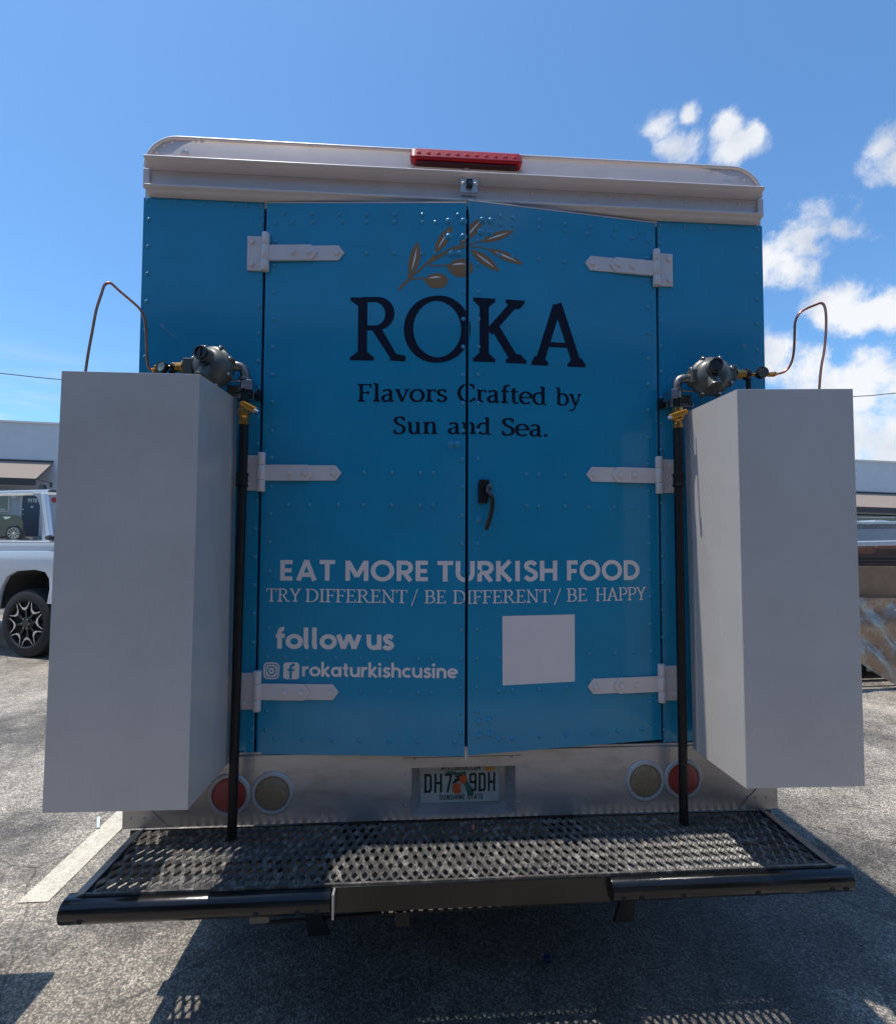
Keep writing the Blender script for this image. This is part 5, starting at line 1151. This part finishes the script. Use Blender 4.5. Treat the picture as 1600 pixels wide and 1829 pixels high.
# conduit with elbow right of awning
u_, w_ = FB(92, 866); bbox(u_-.04, u_+.04, w_-.12, w_+.08, 0, .05, 'conduit_box', IRON)
# windows of the right wing, under the awning
q0 = FB(1520, 921, 0); q1 = FB(1760, 906, 0)
bbox(q0[0], q1[0], q0[1]-1.6, q0[1]+.1, .005, .05, 'window', bpy.data.materials['black_window'])
# ================================================================ DARK SUV (left, by the building)
so_ = 3.2
def PS(px, py, off=0): return onplane(px, py, At-bn*(so_+off), bn)
gpt = PS(24, 966.5); suv = thing('parked_suv', gpt, 'charcoal suv parked in front of the navy door', 'suv')
sdv = PS(41, 940)-CO; sdv.z = 0; sdv.normalize()
def spoly(pts, off, th, nm, m, par=None, bev=0): return MB().prism([PS(a, b_, off) for a, b_ in pts], sdv*th).build(nm, m, par or suv, bevel=bev)
archs = [(39, 957)]+[(25+13.5*math.cos(math.radians(t)), 952-15*math.sin(math.radians(t))) for t in range(0, 181, 20)]+[(11, 958)]
spoly([(-110, 921), (-8, 917.5), (5, 917.5), (30, 920), (36, 922), (40, 928), (41.5, 936), (41, 946)]+archs+[(-60, 961), (-110, 961)], 0, 1.85, 'body', VDARK, bev=.05)
spoly([(-108, 921), (-98, 898), (-80, 893), (-45, 893), (-22, 905), (-6, 918)], -.15, 1.5, 'cabin', mat('suv_glass', (.02, .022, .025), .06, coat=1), bev=.05)
def alloy(c, axis, r, par):
    w = MB().lathe(c, axis, [(r*.6, -.2), (r*.96, -.2), (r, -.15), (r, -.03), (r*.95, .01), (r*.72, .015), (r*.70, -.02)], 32).build('wheel', RUB, par, smooth=35)
    MB().lathe(c, axis, [(r*.70, -.06), (r*.3, -.05), (.02, -.05)], 24).build('rim_back', PLK, w)
    q = axis.to_track_quat('Z', 'Y')
    mb = MB(); mb.lathe(c, axis, [(r*.72, -.03), (r*.72, .012), (r*.68, .014), (r*.66, -.02)], 32); mb.lathe(c, axis, [(r*.14, -.03), (r*.14, .004), (.01, .006)], 14)
    for i in range(10):
        t = math.radians(i*36); f = lambda rr_, a, h: c+q @ Vector((rr_*math.cos(t+a), rr_*math.sin(t+a), h))
        for dlt in (-.09, .09): mb.hexa([f(r*.1, dlt*.5-.1, -.03), f(r*.1, dlt*.5+.1, -.03), f(r*.69, dlt+.035, -.02), f(r*.69, dlt-.035, -.02)], [f(r*.1, dlt*.5-.1, 0), f(r*.1, dlt*.5+.1, 0), f(r*.69, dlt+.035, .008), f(r*.69, dlt-.035, .008)])
    mb.build('rim', CHROME, w)
wcs = PS(24.5, 952.5, .02); rs = wcs.z-PS(24.5, 966.5, .02).z
alloy(wcs, -bn, rs, suv); alloy(PS(-78, 952, .02), -bn, rs, suv)
spoly([(24.5-12, 940), (24.5+12, 940), (24.5+12, 964), (24.5-12, 964)], -.5, .05, 'wheel_well', DARK)
spoly([(5.5, 923), (19, 923), (18, 925), (9.5, 927.5)], .012, .02, 'lamp_cluster', CHROME)
spoly([(-60, 940), (39.5, 957), (41, 955), (41, 960), (-60, 963)], -.1, 1.6, 'underbody', RUB)
# ================================================================ CONCRETE WHEEL STOP near the building door
pc = onplane(45, 960, At-bn*2.2, bn); q = [onplane(a, b_, At-bn*2.2, bn) for a, b_ in ((35, 966), (53, 966), (53, 960), (36, 959))]
tag(MB().prism(q, bn*.2).build('wheel_stop', mat('sandy_concrete', (.42, .36, .28), .8, noise=.2)), 'sandy concrete wheel stop beside the suv tyre', 'wheel stop')
# ================================================================ TRAILER with tan sheeting (right)
dT = 5.3
T0 = PD(1570, 1218, dT); T0.z = 0
tn = Vector((0, 1, 0)); te = Vector((1, 0, 0))
te = (CR*math.cos(math.radians(-8))-CF*math.sin(math.radians(-8))); te.z = 0; te.normalize(); tn = Vector((-te.y, te.x, 0))
def PT(px, py, off=0): return onplane(px, py, T0+tn*off, tn)
tr = thing('utility_trailer', T0, 'white railed trailer with tan boards and crinkled plastic sheeting right of the food truck', 'trailer')
def tpoly(pts, off, th, nm, m, par=None, bev=0): return MB().prism([PT(a, b_, off) for a, b_ in pts], tn*th).build(nm, m, par or tr, bevel=bev)
XL, XR = 1440, 1900
tpoly([(XL, 968.5), (XR, 960), (XR, 970), (XL, 976.5)], 0, .08, 'top_rail', VWHITE, bev=.008)
tpoly([(XL, 977), (XR, 971), (XR, 1012), (XL, 1012)], 1.2, .03, 'cardboard_panel', BROWN)
tpoly([(XL, 979), (1562, 977), (1564, 986), (1558, 989), (XL, 990)], .3, .02, 'cardboard_flap', mat('rust_sheet', (.24, .10, .06), .6, noise=.2))
tpoly([(1566, 975), (XR, 969), (XR, 979), (1572, 981), (1566, 979)], .3, .02, 'cardboard_flap', bpy.data.materials['rust_sheet'])
for i in range(3): tpoly([(XL, 995+i*6.3), (XR, 994+i*6.3), (XR, 1000+i*6.3), (XL, 1001+i*6.3)], 1.0-.03*i, .03, 'side_plank', DKB)
tpoly([(XL, 1011), (XR, 1013), (XR, 1075), (XL, 1068)], .12, .02, 'tan_board', TANP)
for a in (1460, 1760): tpoly([(a, 968), (a+12, 968), (a+12, 1180), (a, 1180)], .02, .06, 'stake_post', TRIM)
# crinkled sheet
nx, nz = 60, 26; mb = MB(); rnd = random.Random(5)
def hN(u, v): return .02*math.sin(u*9+3*math.sin(v*5))+.014*math.sin(u*17-v*13)+.02*math.sin(v*11+u*4)+rnd.uniform(-.004, .004)
for j in range(nz+1):
    for i in range(nx+1):
        u = i/nx; v = j/nz; px = XL+(XR-XL)*u; yt = 1066+8*u; yb_ = 1068+(px-1440)*.66+52 if px < 1700 else 1300; yb_ = min(yb_, 1262)
        mb.v.append(PT(px, yt+(yb_-yt)*v, .03-.10*v)-tn*hN(u*3, v*1.2))
for j in range(nz):
    for i in range(nx): a = j*(nx+1)+i; mb.f.append((a, a+1, a+nx+2, a+nx+1))
mb.build('plastic_sheet', SHEET, tr, smooth=80)
tpoly([(XL, 1160), (XR, 1185), (XR, 1203), (XL, 1178)], .25, .06, 'frame_rail', GRYP, bev=.004)
for a in (1552, 1578, 1640): tpoly([(a, 1155), (a+3, 1155), (a+3, 1200), (a, 1200)], .22, .03, 'frame_bracket', GRYP)
wt = PT(1592, 1185, .55); wt.z = .33
tw = MB().lathe(wt, -tn, [(.18, -.2), (.31, -.2), (.33, -.17), (.33, -.03), (.31, 0), (.19, 0), (.18, -.03)], 36).build('wheel', RUB, tr, smooth=35); MB().lathe(wt, -tn, [(.18, -.04), (.08, -.03), (.01, -.01)], 20).build('rim', TRIM, tw)
tpoly([(XL, 1172), (XR, 1180), (XR, 1184), (XL, 1176)], .35, 1.6, 'trailer_bed', DKB)
# van behind the trailer
van = thing('box_van', PD(1600, 1040, 8.2)-Vector((0, 0, PD(1600, 1040, 8.2).z)), 'grey sided van with white roof edge behind the trailer', 'van')
V0 = WLOC[van]
def PV(px, py, off=0): return onplane(px, py, V0+tn*off, tn)
def vpoly(pts, off, th, nm, m, bev=0): return MB().prism([PV(a, b_, off) for a, b_ in pts], tn*th).build(nm, m, van, bevel=bev)
vpoly([(1450, 943), (1850, 941), (1850, 1075), (1450, 1075)], .03, 1.8, 'body', GRYP, bev=.02)
vpoly([(1450, 931.5), (1850, 930), (1850, 936), (1450, 936.5)], 0, 1.86, 'roof_edge', VWHITE, bev=.006)
vpoly([(1562, 929.6), (1572, 928.6), (1592, 931.2), (1562, 931.4)], .02, .5, 'roof_bulge', VWHITE)
vpoly([(1450, 936.5), (1850, 936), (1850, 942.5), (1450, 943)], .02, 1.8, 'drip_gutter', mat('dirty_trim', (.25, .25, .26), .6, noise=.4, nscale=9, dirt=(.5, .5, .48), dscale=10, damt=.8))
mb = MB()
for a in (1533, 1600, 1680): mb.tube([PV(a, 931, .3), PV(a+1, 925, .3), PV(a+3, 923.6, .3)], .012, 8, 2)
mb.tube([PV(1450, 924, .3), PV(1850, 923, .3)], .012, 8, 1); mb.build('roof_rack', IRON, van)
for a in (1500, 1780):
    c_ = PV(a, 1075, .05); c_.z = .36; MB().lathe(c_, -tn, [(.2, -.2), (.36, -.2), (.36, 0), (.2, 0), (.1, -.03)], 30).build('wheel', RUB, van, smooth=35)
# ================================================================ WIRE AND POLES
wy = 34
def WP(px, py): return PY(px, py, wy)
a0 = WP(0, 666.5); a1 = WP(108, 677.5); c0_ = WP(1525, 708); c1_ = WP(1600, 702)
pl0 = a0+(a0-a1)*3.0; pl1 = c1_+(c1_-c0_)*4.0; mid = WP(800, 722)
wpts = [pl0, a0, a1, WP(420, 703), mid, WP(1200, 722), c0_, c1_, pl1]
tag(MB().tube(wpts, .03, 6, 6).build('overhead_wire', BLKM), 'thin black overhead wire sagging across the sky behind the trucks', 'wire')
for i, p in enumerate((pl0, pl1)):
    zg = gz(max(min(p.x, 45), -60), p.y); t = thing('utility_pole', (p.x, p.y, zg), 'wooden utility pole holding the %s end of the overhead wire' % ('left' if i == 0 else 'right'), 'utility pole', 'utility poles carrying the overhead wire')
    MB().cyl((p.x, p.y, zg-.3), (p.x, p.y, p.z+.5), .16, .11, 14).build('pole', WOODP, t); MB().box(p.x-.9, p.x+.9, p.y-.06, p.y+.06, p.z-.12, p.z-.02).build('crossarm', WOODP, t)
# ================================================================ UNSEEN BIN added past the left frame edge to cast the shadow in view
bx, by = -2.02, -.15
bn_ = thing('added_bin', (bx, by, 0), 'unseen dark green wheeled bin added left of the step to cast a shadow on the asphalt', 'bin')
MB().hexa([(bx-.22, by-.24, .06), (bx+.2, by-.24, .06), (bx+.2, by+.24, .06), (bx-.22, by+.24, .06)], [(bx-.28, by-.29, 1.12), (bx+.27, by-.29, 1.12), (bx+.27, by+.27, 1.12), (bx-.28, by+.27, 1.12)]).build('added_bin_body', GREENB, bn_, bevel=.02)
MB().hexa([(bx-.31, by-.31, 1.125), (bx+.30, by-.31, 1.125), (bx+.30, by+.29, 1.125), (bx-.31, by+.29, 1.125)], [(bx-.27, by-.27, 1.19), (bx+.26, by-.27, 1.19), (bx+.26, by+.25, 1.19), (bx-.27, by+.25, 1.19)]).build('added_bin_lid', GREENB, bn_, bevel=.02)
for yy in (by-.27, by+.22): MB().cyl((bx-.2, yy, .1), (bx-.2, yy+.05, .1), .1, n=24).build('wheel', RUB, bn_)

# ================================================================ UNSEEN BUILDING added behind the camera to cut fill light on the truck's rear
opp = thing('light_blocker', (0, -10.5, 0), 'unseen brown brick block added behind the viewpoint to cut fill light', 'light_blocker')
BRK = mat('blocker_brick', (.13, .095, .075), .85, noise=.25, nscale=3)
MB().box(-26, 26, -18, -9.5, -.2, 6.4).build('wall', BRK, opp); MB().box(-26.2, 26.2, -18.2, -9.35, 6.41, 6.7).build('blocker_parapet', TRIM, opp)  # wall and parapet of the added light blocker
MB().box(7.7, 9.5, -9.49, -9.40, .02, 6.39).build('added_reflection_panel', VWHITE, opp)  # pale panel added for its reflection in the right tank enclosure
for x in (-16, -8, 0.5, 17): MB().box(x-1.6, x+1.6, -9.49, -9.42, .05, 3.3).build('blocker_door', GRYP, opp)
